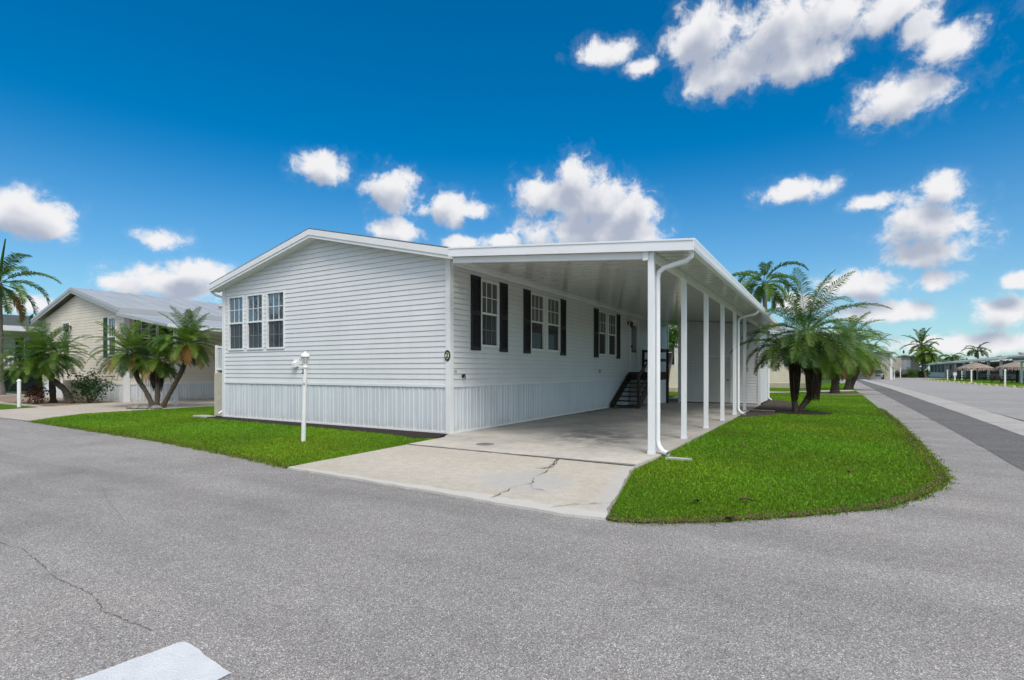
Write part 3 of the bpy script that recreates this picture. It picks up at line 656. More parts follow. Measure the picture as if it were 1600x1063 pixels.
mb = MB(); mb.hexa([(.42, YF+.01, SZ(.42)+.03), (XR, YF+.01, SZ(XR)+.03), (XR, YB, SZ(XR)+.03), (.42, YB, SZ(.42)+.03), (.42, YF+.01, SZ(.42)+.15), (XR, YF+.01, SZ(XR)+.15), (XR, YB, SZ(XR)+.15), (.42, YB, SZ(.42)+.15)])
mb.build('roof', M['alu'], cp)
mb = MB()
mb.hexa([(.42, YF-.02, SZ(.42)-.012), (XR+.10, YF-.02, SZ(XR+.1)-.012), (XR+.10, YF+.008, SZ(XR+.1)-.012), (.42, YF+.008, SZ(.42)-.012), (.42, YF-.02, SZ(.42)+.160), (XR+.10, YF-.02, SZ(XR+.1)+.160), (XR+.10, YF+.008, SZ(XR+.1)+.160), (.42, YF+.008, SZ(.42)+.160)])
mb.hexa([(.42, YF-.032, SZ(.42)+.135), (XR+.10, YF-.032, SZ(XR+.1)+.135), (XR+.10, YF-.021, SZ(XR+.1)+.135), (.42, YF-.021, SZ(.42)+.135), (.42, YF-.032, SZ(.42)+.165), (XR+.10, YF-.032, SZ(XR+.1)+.165), (XR+.10, YF-.021, SZ(XR+.1)+.165), (.42, YF-.021, SZ(.42)+.165)])
mb.build('front_fascia', M['alu'], cp, bevel=.003)
zr = SZ(XR)
mb = MB(); mb.prism([(0, -.012), (.085, -.012), (.10, .03), (.105, .10), (.112, .135), (.112, .160), (.098, .160), (.092, .05), (.01, .01), (.01, .15), (0, .15)], lambda p: (XR+.004+p[0], YF-.019, zr+p[1]), lambda p: (XR+.004+p[0], YB, zr+p[1]))
mb.build('gutter', M['alu'], cp)
XC = 4.36; ZB = SZ(XC)
mb = MB(); mb.box(XC-.04, XC+.04, -.40, YB-.1, ZB-.115, ZB-.004); mb.build('side_beam', M['alu'], cp, bevel=.004)
mb = MB(); mb.hexa([(.46, -.50, SZ(.46)-.115), (XC-.06, -.50, SZ(XC-.06)-.115), (XC-.06, -.43, SZ(XC-.06)-.115), (.46, -.43, SZ(.46)-.115), (.46, -.50, SZ(.46)-.004), (XC-.06, -.50, SZ(XC-.06)-.004), (XC-.06, -.43, SZ(XC-.06)-.004), (.46, -.43, SZ(.46)-.004)])
mb.build('front_beam', M['alu'], cp, bevel=.004)
CY_ = [-.47, 1.72, 3.88, 6.06, 8.19, 10.42]
for i, y in enumerate(CY_):
    mb = MB(); s = .048 if i == 0 else .046
    top = ZB-.006 if i == 0 else ZB-.10
    mb.box(XC-s, XC+s, y-s, y+s, .03, top); c = mb.build('column', M['alu'], cp, bevel=.005)
    MB().box(XC-s-.006, XC+s+.006, y-s-.006, y+s+.006, .028, .075).build('base_plate', M['alu'], c)
    if i:
        for xx in (XC+.042, XC-.050): MB().box(xx, xx+.009, y-.05, y+.05, ZB-.16, ZB-.01).build('bracket', M['alu'], c)
    else: MB().box(XC-.12, XC-.035, y-.075, y-.05, ZB-.135, ZB+.0).build('bracket', M['alu'], c)
def spout(y, dy):
    mb = MB(); a = XR-.02; b = XC+.065
    pts = [(a+.05, y+dy, zr-.0), (a+.045, y+dy, zr-.07), (a-.02, y+dy*.9, zr-.125), (b+.10, y+dy*.1, zr-.20), (b+.02, y, zr-.26), (b, y, zr-.36), (b, y, .24), (b+.02, y-.01, .15), (b+.10, y-.07, .075), (b+.20, y-.14, .055)]
    mb.tube(pts, .041, 10, cap=False); mb.build('downspout', M['alu'], cp, smooth=True)
spout(-.36, -.05); spout(8.45, 0)
# splash block in the grass
mb = MB(); mb.prism([(0, 0), (.34, .02), (.36, .13), (.02, .11)], lambda p: (4.66+p[0], -.72+p[1]-.08, .0), lambda p: (4.66+p[0], -.72+p[1]-.08, .045)); mb.build('splash_block', M['cement'], bevel=.01)
tag(bpy.data.objects['splash_block'], 'small pale concrete splash block in the grass below the front downspout', 'splash block')

mb = MB(); mb.lathe((1.5, -.92, 0), [(.165, .033), (.165, .0365), (.15, .0375)], 20); o = mb.build('drain_cover', M['joint'])
tag(o, 'round grey drain cover flush in the concrete near the front right house corner', 'drain cover')
for i, (x, y, a) in enumerate(((6.05, -3.02, .3), (5.62, -3.3, 1.4), (6.0, -3.75, 2.2), (7.0, -.6, .9), (5.45, 1.2, 2.6))):
    mb = MB(); r = random.Random(90+i); c_, s_ = math.cos(a), math.sin(a)
    rows = [[(x+c_*u-s_*v*w_, y+s_*u+c_*v*w_, .038+.02*math.sin(k*1.1+i)+abs(v)*.015) for v in (-1, 0, 1)] for k, (u, w_) in enumerate(((-.07, .004), (-.03, .028), (.02, .032), (.07, .004)))]
    mb.grid(rows); o = mb.build('dead_leaf', M['thatch_dead']); tag(o, 'curled brown dead leaf lying on the corner lawn', 'leaf', 'dead leaves on the corner lawn')
# ------------------------------------------------------------------ storage shed at the end of the carport
sh = thing('storage_shed', 'white sided storage room with cream door at the back of the carport', 'shed', (2.9, 16, 0))
X0, X1, Y0, Y1 = 1.36, 4.43, 14.05, 17.5
fr = lambda u, z, o: (u, Y0-o, z); rt = lambda u, z, o: (X1+o, u, z); lf = lambda u, z, o: (X0-o, u, z)
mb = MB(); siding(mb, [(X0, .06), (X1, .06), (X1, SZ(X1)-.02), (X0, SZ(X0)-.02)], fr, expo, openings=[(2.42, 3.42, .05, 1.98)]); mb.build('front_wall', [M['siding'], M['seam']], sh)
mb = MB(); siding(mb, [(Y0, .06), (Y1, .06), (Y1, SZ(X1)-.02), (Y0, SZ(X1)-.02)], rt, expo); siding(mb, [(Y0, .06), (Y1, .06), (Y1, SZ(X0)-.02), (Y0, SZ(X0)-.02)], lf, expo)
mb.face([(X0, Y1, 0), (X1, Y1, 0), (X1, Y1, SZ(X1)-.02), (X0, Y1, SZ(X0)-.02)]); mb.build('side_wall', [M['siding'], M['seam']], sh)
for x in (X0, X1): MB().box(x-.05, x+.05, Y0-.03, Y0+.05, .03, SZ(x)-.03).build('corner_trim', M['trim'], sh)
MB().box(X1-.05, X1+.03, Y1-.05, Y1+.03, .03, SZ(X1)-.03).build('corner_trim', M['trim'], sh)
mb = MB(); mb.box(2.47, 3.37, Y0-.012, Y0+.03, .06, 1.92); d = mb.build('door', M['sheddoor'], sh)
mb = MB(); mb.box(2.42, 2.47, Y0-.03, Y0+.03, .05, 1.98); mb.box(3.37, 3.42, Y0-.03, Y0+.03, .05, 1.98); mb.box(2.47, 3.37, Y0-.03, Y0+.03, 1.92, 1.98); mb.build('door_frame', M['trim'], d)
mb = MB(); mb.tube([(3.29, Y0-.012, .98), (3.29, Y0-.06, .98)], .02, 8); mb.tube([(3.29, Y0-.05, .98), (3.29, Y0-.085, .98)], .032, 8); mb.build('door_handle', M['bronze'], d)
mb = MB(); mb.box(X0, X1-.05, Y0-.02, Y0+.0, .028, .062); mb.build('base_strip', M['blackmetal'], sh)
mb = MB(); mb.tube([(X1+.05, Y1-.1, SZ(X1)-.06), (X1+.05, Y1-.1, .15), (X1+.18, Y1-.2, .06)], .035, 8); mb.build('downspout', M['alu'], sh)
mb = MB(); mb.box(3.98, 4.05, Y0-.04, Y0-.012, 1.35, 1.5); mb.build('switch_box', M['greywall'], sh)

# ------------------------------------------------------------------ entry stairs
st = thing('entry_stairs', 'black wooden stairs and railed landing at the side door under the carport', 'stairs', (.6, 11, 0))
xa, xb, ys, ye, zt = .06, 1.06, 9.34, 11.34, 1.28
nst = 8
for i in range(nst):
    z = .03+(zt-.03)*(i+.55)/nst; y = ys+(ye-ys)*i/nst+.06
    mb = MB(); mb.box(xa+.05, xb-.05, y, y+.26, z-.03, z+.008); mb.build('tread', M['stairs'], st)
for x in (xa, xb-.045):
    mb = MB(); sl = (zt-.03)/(ye-ys)
    pr = [(ys-.12, .032), (ys+.22, .032), (ye, zt-.32), (ye, zt+.02), (ys-.02, .20)]
    mb.prism(pr, lambda p: (x, p[0], p[1]), lambda p: (x+.045, p[0], p[1])); mb.build('stringer', M['stairs'], st)
mb = MB()
for i in range(11): mb.box(xa, xb+.06, ye+.006+i*.155, ye+.006+i*.155+.148, zt-.01, zt+.028)
mb.build('landing', M['stairs'], st)
mb = MB(); yl = ye+1.70
mb.box(xb+.02, xb+.06, ye, yl, zt-.28, zt-.012); mb.box(xa, xb+.02, ye, ye+.04, zt-.28, zt-.012); mb.box(xa, xb+.02, yl-.04, yl, zt-.28, zt-.012); mb.build('landing_beam', M['stairs'], st)
mb = MB(); mb.box(xb+.005, xb+.022, ye+.10, yl-.1, .06, zt-.285); mb.build('white_panel', M['trim'], st)
mb = MB(); mb.box(xa+.02, xb-.03, ye+.045, ye+.055, .06, zt-.285); mb.build('back_panel', M['greywall'], st)
for (x, y, t_) in ((xb+.06, ye+.14, 2.26), (xb+.06, yl, 2.24), (xa+.06, yl, 2.24), (xb-.01, ys+.06, 1.26)):
    mb = MB(); mb.box(x-.048, x+.048, y-.048, y+.048, .03, t_); mb.build('post', M['stairs'], st, bevel=.006)
mb = MB()
for z in (2.17, 1.78): mb.box(xa+.108, xb+.012, yl-.02, yl+.02, z-.05, z+.05)
for z in (2.17, 1.78): mb.box(xb+.04, xb+.08, ye+.188, yl-.048, z-.05, z+.05)
mb.bar((xb-.01, ys+.10, 1.18), (xb+.05, ye+.10, 2.14), .04, .10); mb.bar((xb-.01, ys+.10, .62), (xb+.05, ye+.10, 1.62), .04, .09)
mb.build('railing', M['stairs'], st)

# ------------------------------------------------------------------ side porch on the left
pc = thing('side_porch', 'small stucco porch block with white railing at the left end of the white home', 'porch', (-8.6, 1.2, 0))
mb = MB(); mb.box(-9.08, -W-.02, .25, 3.2, 0, 1.29); mb.build('porch_base', M['stucco'], pc, bevel=.01)
mb = MB()
for x in (-9.05, -8.27): mb.box(x-.035, x+.035, .28, .35, 1.29, 2.12)
mb.box(-9.015, -8.305, .29, .34, 2.03, 2.09); mb.box(-9.015, -8.305, .29, .34, 1.37, 1.42)
for i in range(7): mb.box(-8.98+i*.097, -8.955+i*.097, .30, .33, 1.42, 2.03)
mb.build('railing', M['white_paint'], pc)
mb = MB(); mb.box(-9.0, -8.3, .4, .9, 1.293, 1.36); mb.build('door_mat', M['blackmetal'], pc)
mb = MB(); mb.box(-9.0, -8.35, -.42, -.12, .0, .06); mb.build('paving_slab', M['cement'], bevel=.01)
tag(bpy.data.objects['paving_slab'], 'pale paving slab on the mulch at the left corner of the white home', 'paving slab')

# ------------------------------------------------------------------ lamp post
lp = thing('lamp_post', 'white lamp post with dome lantern and black number 2 on the front lawn', 'lamp post', (-1.65, -2.29, 0))
px, py = -1.65, -2.29
mb = MB(); mb.tube([(px-.02, py, 0), (px+.03, py, 1.42)], [.042, .040], 14, cap=True); mb.build('post', M['white_paint'], lp, smooth=True)
cx, cy = px+.035, py
mb = MB(); mb.lathe((cx, cy, 0), [(.05, 1.395), (.055, 1.42), (.035, 1.44), (.045, 1.455), (.05, 1.47)], 14); mb.build('lantern_neck', M['white_paint'], lp)
mb = MB(); mb.lathe((cx, cy, 0), [(.040, 1.47), (.054, 1.50), (.072, 1.59), (.074, 1.600)], 14); gl = mb.build('lantern_glass', M['lantern_glass'], lp, smooth=True)
mb = MB()
for k in range(7):
    a = 2*math.pi*k/7+.3; mb.tube([(cx+r*math.cos(a), cy+r*math.sin(a), z) for r, z in ((.042, 1.47), (.057, 1.505), (.076, 1.602))], .005, 5)
mb.build('lantern_cage', M['white_paint'], lp)
mb = MB(); mb.lathe((cx, cy, 0), [(.086, 1.598), (.091, 1.606), (.082, 1.632), (.058, 1.662), (.030, 1.678), (.016, 1.684), (.012, 1.703), (.004, 1.712)], 16); mb.build('lantern_cap', M['white_paint'], lp, smooth=True)
text_mesh('2', .115, (px+.022, py-.044, 1.33), ROTX, M['blackmetal'], lp, 'post_number')
mb = MB(); mb.tube([(px+.05, py-.03, 1.10), (px+.055, py-.05, 1.10)], .010, 8); mb.build('light_sensor', M['blackmetal'], lp)

# ------------------------------------------------------------------ palms
def frond(mb, base, az, elev, length, droop, nl, ll, lw, mi, rach=6, stem=.15, vee=.5, hang=.5, rnd=random, rw=.010):
    d0 = Vector((math.cos(az), math.sin(az), 0)); up = Vector((0, 0, 1)); sidev = Vector((-math.sin(az), math.cos(az), 0))
    pts = []; p = Vector(base); tang = []; seg = 14; tw = rnd.uniform(-.25, .25)
    for i in range(seg+1):
        t = i/seg; a = elev-droop*t**1.35; d = d0*math.cos(a)+up*math.sin(a)+sidev*tw*t*.5; d.normalize()
        pts.append(p.copy()); tang.append(d); p = p+d*(length/seg)
    mb.tube(pts[::2], [rw*(1-.85*k/(len(pts[::2])-1)) for k in range(len(pts[::2]))], 4, mi, cap=False)
    for i in range(nl):
        t = stem+(1-stem)*(i+.5)/nl; f = t*seg; k = min(seg-1, int(f)); q = pts[k].lerp(pts[k+1], f-k); T = tang[k]
        n = T.cross(sidev).normalized(); s_ = sidev
        if n.z < 0: n = -n
        prof = math.sin(math.pi*min(1, (t-stem)/(1-stem)*.86+.12))**.6
        for sg in (-1, 1):
            L_ = ll*prof*rnd.uniform(.82, 1.12); fw = rnd.uniform(.35, .75)+.9*t**3
            d = (s_*sg*1.0+T*fw+n*(vee*rnd.uniform(.3, 1.1) if vee < 2 else rnd.uniform(-1.5, 1.5))).normalized()
            e1 = q+d*L_*.55; d2 = (d-up*hang*rnd.uniform(.5, 1.3)).normalized(); e2 = e1+d2*L_*.45
            wv = T*lw*.5
            n0 = len(mb.v); mb.v += [tuple(q-wv*.6), tuple(q+wv*.6), tuple(e1+wv), tuple(e1-wv), tuple(e2)]
            mb.f += [(n0, n0+1, n0+2, n0+3), (n0+3, n0+2, n0+4)]; mb.m += [mi, mi]
def crown(mb, c, n, length, ll, lw, nl, lo=-60, hi=80, droop=(1.0, 1.6), mats=(0, 1, 2), seed=1, yellow=0.0, stem=.12, hang=.5, vee=.5, sp=.05, rw=.010):
    r = random.Random(seed)
    for i in range(n):
        f = i/(n-1); el = hi+(lo-hi)*f**.8+r.uniform(-7, 7); az = i*2.39996+r.uniform(-.25, .25)
        L_ = length*(.75+.35*math.sin(math.pi*min(1, .25+f*.9)))*r.uniform(.88, 1.1)
        dr = droop[0]+(droop[1]-droop[0])*r.random(); dr *= (.55 if el > 60 else 1)*(1 if el > -20 else .45)
        mi = r.choice(mats)
        if f > .72 and r.random() < yellow: mi = r.choice((3, 4, 4, 3))
        b = (c[0]+math.cos(az)*sp, c[1]+math.sin(az)*sp, c[2]+.10*(1-f)-.1*f)
        frond(mb, b, az, R(el), L_, dr, nl, ll, lw, mi, rnd=r, stem=stem, hang=hang, vee=vee, rw=rw)
def deadskirt(mb, c, n, length, spread, mi=6, seed=3, ll=.22, nl=22):
    r = random.Random(seed)
    for i in range(n):
        az = r.uniform(0, 6.283); L_ = length*r.uniform(.55, 1.05); rr = spread*r.uniform(.3, 1)
        b = (c[0]+math.cos(az)*rr*.6, c[1]+math.sin(az)*rr*.6, c[2]+r.uniform(-.15, .1))
        frond(mb, b, az, R(r.uniform(-62, -30)), L_, r.uniform(.6, 1.0), nl, ll*r.uniform(.5, 1), .016, r.choice((mi, mi, 5)), rnd=r, stem=.1, vee=0, hang=1.4, rw=.014)
def hang(mb, c, n, zt, zb, r0, r1, seed, mats=(6, 6, 6, 5)):
    r = random.Random(seed)
    for i in range(n):
        a = r.uniform(0, 6.283); q = r.uniform(.55, 1.05); ra = r0*q; rb = r1*r.uniform(.7, 1.15); z1 = zb+abs(r.gauss(0, .28)); z0 = zt+r.uniform(-.3, .08)
        t = r.uniform(0, 6.283); w = r.uniform(.006, .022); mi = r.choice(mats); pts = []
        for k in range(5):
            f = k/4; rr = ra+(rb-ra)*f+.06*math.sin(3.14*f); aa = a+.12*math.sin(f*4+i)
            pts.append((Vector((c[0]+rr*math.cos(aa), c[1]+rr*math.sin(aa), z0+(z1-z0)*f)), w*(1-.75*f)))
        sd = Vector((math.cos(t), math.sin(t), 0))
        mb.grid([[p-sd*w_, p+sd*w_] for p, w_ in pts], mi)
def trunk(mb, pts, r0, r1, seed=1, n=10, knob=.12, sub=10, flare=1.3):
    r = random.Random(seed); P = [Vector(p) for p in pts]; out = []; rad = []
    tot = len(P)-1
    for i in range(tot*sub+1):
        t = i/sub; k = min(tot-1, int(t)); f = t-k
        a, b = P[k], P[k+1]; pm = P[max(k-1, 0)]; pn = P[min(k+2, tot)]
        q = .5*((2*a)+(-pm+b)*f+(2*pm-5*a+4*b-pn)*f*f+(-pm+3*a-3*b+pn)*f**3); out.append(q)
        g = i/(tot*sub); rad.append((r0+(r1-r0)*g)*(1+r.uniform(-knob, knob))*(1+(flare-1)*max(0, 1-g*6)))
    mb.tube(out, rad, n); return mb
def palm(name, label, loc, trunks, crowns, dead=(), bark='bark', r0=.09, r1=.08, group=None, knob=.12, boots=True, flare=1.3):
    t = thing(name, label, 'palm tree', loc, group)
    for i, tr_ in enumerate(trunks):
        mb = trunk(MB(), tr_, r0, r1, 11+i, knob=knob, flare=flare)
        mb.build('trunk', M[bark], t)
    for c in crowns:
        mb = MB(); crown(mb, **c); mb.build('crown', LEAF, t)
    for d in dead:
        mb = MB()
        if 'zt' in d: hang(mb, **d)
        else: deadskirt(mb, **d)
        mb.build('dead_fronds', LEAF, t)
    return t
# three-stemmed date palm beside the neighbour's drive
palm('date_palm', 'date palm with three leaning stems in a ring of stones beside the neighbour drive', (-14.1, 1.0, 0),
     [[(-14.15, .95, 0), (-14.45, .85, .55), (-14.9, .7, 1.2), (-15.12, .62, 1.92)], [(-14.05, 1.0, 0), (-14.2, 1.1, .6), (-14.45, 1.2, 1.15), (-14.5, 1.25, 1.6)], [(-13.9, 1.1, 0), (-13.65, 1.25, .55), (-13.38, 1.45, 1.2), (-13.25, 1.6, 1.75), (-13.22, 1.65, 2.2)]],
     [dict(c=(-15.14, .62, 2.0), n=60, length=1.3, ll=.27, lw=.020, nl=48, lo=-40, hi=78, yellow=.3, seed=2), dict(c=(-14.5, 1.25, 1.75), n=38, length=1.2, ll=.27, lw=.020, nl=46, lo=-38, hi=75, yellow=.3, seed=4), dict(c=(-13.2, 1.65, 2.36), n=64, length=1.28, ll=.27, lw=.020, nl=48, lo=-40, hi=82, yellow=.35, seed=5)],
     [dict(c=(-15.1, .62, 1.72), n=16, length=1.0, spread=.18, seed=1, ll=.14), dict(c=(-14.5, 1.25, 1.55), n=12, length=.9, spread=.15, seed=2, ll=.14), dict(c=(-13.22, 1.65, 2.15), n=16, length=.75, spread=.15, seed=3, ll=.14), dict(c=(-15.0, .66, 0), n=120, zt=1.75, zb=1.25, r0=.2, r1=.15, seed=31), dict(c=(-14.45, 1.2, 0), n=220, zt=1.6, zb=.55, r0=.17, r1=.13, seed=32), dict(c=(-13.25, 1.6, 0), n=140, zt=2.2, zb=1.7, r0=.2, r1=.13, seed=33)], r0=.085, r1=.07)
palm('date_palm', 'single date palm with a bent leaning trunk in front of the beige gable', (-20.0, .5, 0),
     [[(-19.9, .5, 0), (-20.15, .4, .55), (-20.65, .15, 1.0), (-20.85, -.1, 1.45), (-20.8, -.2, 1.75)], [(-21.0, .3, 0), (-20.95, .25, .7), (-20.9, .2, 1.25)]],
     [dict(c=(-20.8, -.2, 1.95), n=68, length=1.5, ll=.31, lw=.022, nl=50, lo=-45, hi=80, mats=(0, 0, 1, 2), seed=7), dict(c=(-19.9, .1, 2.0), n=28, length=1.15, ll=.28, lw=.022, nl=44, lo=-35, hi=75, mats=(0, 1), seed=8), dict(c=(-21.6, -.3, 1.5), n=30, length=1.3, ll=.28, lw=.022, nl=44, lo=-45, hi=60, mats=(0, 0, 1), seed=9)], r0=.12, r1=.10)
# big clump palm on the right lawn
palm('date_palm', 'large bushy date palm clump with hanging dead skirts on the corner lawn', (6.0, 10.5, 0),
     [[(5.88, 10.45, 0), (5.80, 10.45, .8), (5.95, 10.5, 1.6), (6.1, 10.5, 2.3)], [(5.93, 10.45, 0), (6.06, 10.42, .22), (6.30, 10.42, .65), (6.30, 10.45, 1.5), (6.2, 10.45, 2.2)], [(5.95, 10.6, 0), (6.1, 10.65, .3), (6.4, 10.7, .9), (6.6, 10.75, 1.8)]],
     [dict(c=(6.15, 10.5, 2.55), n=46, length=2.0, ll=.42, lw=.026, nl=52, lo=-34, hi=84, mats=(0, 1, 1, 0), seed=12, droop=(1.15, 2.1), hang=.8), dict(c=(6.85, 10.75, 2.1), n=16, length=1.4, ll=.38, lw=.026, nl=44, lo=-35, hi=50, mats=(0, 1, 2), seed=13, droop=(1.1, 1.9), hang=.8), dict(c=(5.5, 10.35, 2.2), n=18, length=1.5, ll=.38, lw=.026, nl=44, lo=-40, hi=45, mats=(0, 1, 1), seed=14, droop=(1.1, 1.9), hang=.8)],
     [dict(c=(5.84, 10.42, 0), n=240, zt=2.2, zb=.35, r0=.13, r1=.08, seed=5), dict(c=(6.36, 10.4, 0), n=460, zt=2.25, zb=.40, r0=.17, r1=.15, seed=6, mats=(6, 6, 5)), dict(c=(6.05, 10.5, 0), n=120, zt=2.3, zb=1.2, r0=.10, r1=.07, seed=7)], r0=.085, r1=.085)
palm('date_palm', 'second date palm with orange dying fronds behind the bushy clump, gravel ring at its foot', (7.1, 27.2, 0),
     [[(7.1, 27.2, 0), (7.15, 27.2, 1.0), (7.3, 27.2, 2.0), (7.5, 27.2, 2.7)]],
     [dict(c=(7.6, 27.2, 2.8), n=76, length=2.3, ll=.46, lw=.034, nl=46, lo=-70, hi=75, mats=(2, 0, 2, 0), yellow=.55, seed=16), dict(c=(6.9, 27.1, 2.2), n=26, length=1.7, ll=.4, lw=.034, nl=30, lo=-70, hi=30, mats=(0, 2), yellow=.5, seed=17)],
     [dict(c=(7.4, 27.1, 2.3), n=22, length=1.6, spread=.25, seed=8, mi=4), dict(c=(7.25, 27.15, 0), n=260, zt=2.4, zb=.75, r0=.34, r1=.25, seed=34, mats=(5, 6, 4))], r0=.22, r1=.17)
palm('date_palm', 'date palm farther down the road edge, rising right of the second palm', (8.0, 36.0, 0),
     [[(7.95, 36, 0), (8.1, 36, 1.2), (8.2, 36, 2.6)], [(8.1, 36.2, 0), (8.5, 36.2, 1.2), (8.9, 36.2, 2.2)]],
     [dict(c=(8.3, 36, 2.9), n=54, length=2.4, ll=.46, lw=.045, nl=30, lo=-70, hi=75, mats=(0, 1, 0, 2), seed=19), dict(c=(9.2, 36.2, 2.4), n=30, length=1.9, ll=.44, lw=.045, nl=28, lo=-70, hi=60, mats=(0, 1), yellow=.5, seed=20)],
     [dict(c=(8.8, 36, 2.2), n=10, length=1.5, spread=.3, seed=9, mi=5)], r0=.2, r1=.17)
def featherpalm(name, label, base, top, n, length, ll, lw, nl, seed, lo=-35, hi=75, droop=(1.3, 2.0), mats=(0, 1), r0=.16, r1=.10, lean=.3, yellow=0.0, hang=.3, vee=.7, shaft=.0, group=None, rw=.02):
    mid = [(base[0]+(top[0]-base[0])*f+lean*math.sin(f*3.14), base[1]+(top[1]-base[1])*f, base[2]+(top[2]-base[2])*f) for f in (0, .33, .66, 1)]
    t = palm(name, label, base, [mid], [dict(c=top, n=n, length=length, ll=ll, lw=lw, nl=nl, lo=lo, hi=hi, droop=droop, mats=mats, seed=seed, yellow=yellow, hang=hang, vee=vee, stem=.14, sp=r1*.6, rw=rw)], bark='bark_grey', r0=r0, r1=r1, knob=.03, flare=1.6, group=group)
    return t
featherpalm('foxtail_palm', 'tall feathery palm with smooth grey trunk rising behind the carport roof', (3.55, 24.3, 0), (3.62, 24.35, 6.35), 17, 2.6, .52, .055, 62, 21, lo=-25, hi=62, droop=(1.6, 2.5), lean=.15, hang=1.1, mats=(1, 1, 0), vee=.7)
tp = featherpalm('foxtail_palm', 'tall palm with grey trunk at the left edge beside the grey house', (-33.6, 2.0, 0), (-33.75, 2.0, 6.35), 18, 2.9, .58, .06, 60, 25, lo=-50, hi=60, droop=(1.3, 2.0), lean=.0, yellow=.4, mats=(0, 1, 0), r0=.17, r1=.13, vee=.6, hang=1.0)
mb = MB(); mb.tube([(-33.7, 2.0, 6.5), (-33.3, 2.0, 7.6), (-32.75, 2.0, 8.75)], [.06, .07, .03], 6); mb.tube([(-33.7, 2.0, 6.5), (-33.5, 2.0, 7.4), (-33.3, 2.1, 8.2)], [.03, .03, .01], 5); mb.build('spear_leaf', LEAF[1], tp)
featherpalm('coconut_palm', 'tall coconut palm standing alone beyond the parking lot', (23.6, 129.5, 0), (23.5, 129.4, 6.95), 17, 3.9, .85, .16, 24, 31, lo=-35, hi=85, droop=(.7, 1.2), lean=.25, mats=(1, 1, 0), r0=.28, r1=.2, hang=.5, rw=.06)
featherpalm('coconut_palm', 'shorter bright green palm below the tall coconut palm', (23.9, 127, 0), (24.0, 127, 5.0), 26, 2.7, .9, .20, 20, 33, lo=-60, hi=70, mats=(2, 2, 0), lean=-.3, r0=.22, r1=.17, rw=.05)
featherpalm('coconut_palm', 'distant palm showing above the long hall roof', (38, 160, 0), (38.0, 160, 6.5), 14, 2.8, .9, .2, 16, 34, lo=-30, hi=60, mats=(1, 1), r0=.25, r1=.2, rw=.06)
featherpalm('coconut_palm', 'low distant palm at the left end of the long hall roof', (30.5, 165, 0), (30.5, 165, 4.3), 16, 3.2, .9, .2, 14, 35, lo=-30, hi=45, mats=(0, 2), r0=.25, r1=.2, rw=.06)
featherpalm('coconut_palm', 'distant palm just left of the one above the long hall roof', (34, 165, 0), (34, 165, 5.0), 16, 3.0, .9, .2, 14, 36, lo=-30, hi=45, mats=(1, 0), r0=.25, r1=.2, rw=.06)

# ------------------------------------------------------------------ shrubs
def leafball(mb, c, rx, ry, rz, n, size, seed, mi=0, stems=0):
    r = random.Random(seed)
    for i in range(n):
        u = r.uniform(-1, 1); a = r.uniform(0, 6.283); q = r.random()**.4; s_ = math.sqrt(1-u*u)
        lump = 1+.28*math.sin(a*3+u*4+seed)+.18*math.sin(a*5-u*7+seed*2)
        p = Vector((c[0]+rx*q*s_*math.cos(a)*lump, c[1]+ry*q*s_*math.sin(a)*lump, c[2]+rz*q*u*lump))
        d = Vector((r.gauss(0, 1), r.gauss(0, 1), r.gauss(.3, .8))).normalized(); e = d.cross(Vector((r.gauss(0, 1), r.gauss(0, 1), r.gauss(0, 1)))).normalized()
        l = size*r.uniform(.6, 1.3); w = l*.36
        mb.face([p-d*l*.5, p+e*w*.5, p+d*l*.5, p-e*w*.5], mi)
def shrub(name, label, c, rx, ry, rz, n, size, m, seed, stems=6, cat='shrub'):
    t = thing(name, label, cat, (c[0], c[1], 0)); r = random.Random(seed); mb = MB()
    for i in range(stems):
        a = r.uniform(0, 6.28); q = r.uniform(.3, .8)
        mb.tube([(c[0]+r.uniform(-.06, .06), c[1]+r.uniform(-.06, .06), 0), (c[0]+rx*q*.4*math.cos(a), c[1]+ry*q*.4*math.sin(a), c[2]*.6), (c[0]+rx*q*math.cos(a), c[1]+ry*q*math.sin(a), c[2]+rz*.4)], [.018, .014, .006], 5)
    mb.build('stem', M['bark'], t); mb = MB(); leafball(mb, c, rx, ry, rz, n, size, seed); mb.build('foliage', m, t); return t
shrub('shrub', 'dark glossy green bush between the leaning date palm and the beige gable', (-19.75, 1.1, .68), .85, .7, .62, 1500, .13, M['shrub'], 41)
shrub('shrub', 'burgundy leaved plant in the gravel bed beside the white marker post', (-20.6, -.35, .42), .42, .42, .36, 320, .15, M['burgundy'], 42)
shrub('shrub', 'round dark hedge bush left of the white window on the small far house', (19.2, 126, .75), .85, .8, .75, 420, .35, M['shrub'], 43)
shrub('shrub', 'bright green loose bush in front of the small far house', (21.6, 126.5, 1.0), 1.1, 1, 1.0, 500, .4, M['shrub_lt'], 44)
shrub('shrub', 'dark rounded bush at the foot of the coconut palms', (23.4, 127.5, .8), 1.1, 1, .85, 500, .4, M['shrub'], 45)
shrub('shrub', 'low dark bush under the white window of the small far house', (20.4, 126.8, .4), .8, .6, .45, 260, .3, M['shrub'], 46)
t = thing('plumeria_tree', 'small tree with bare pale trunk and bushy green top seen through the carport gap', 'tree', (-.45, 19.6, 0))
mb = trunk(MB(), [(-.62, 19.6, 0), (-.52, 19.6, 1.1), (-.32, 19.6, 2.2), (-.2, 19.6, 2.9)], .07, .05, 5, knob=.04); mb.build('trunk', M['bark_grey'], t)
mb = MB(); leafball(mb, (-.28, 19.6, 3.2), .55, .6, .75, 650, .22, 48); mb.build('crown', M['shrub_lt'], t)
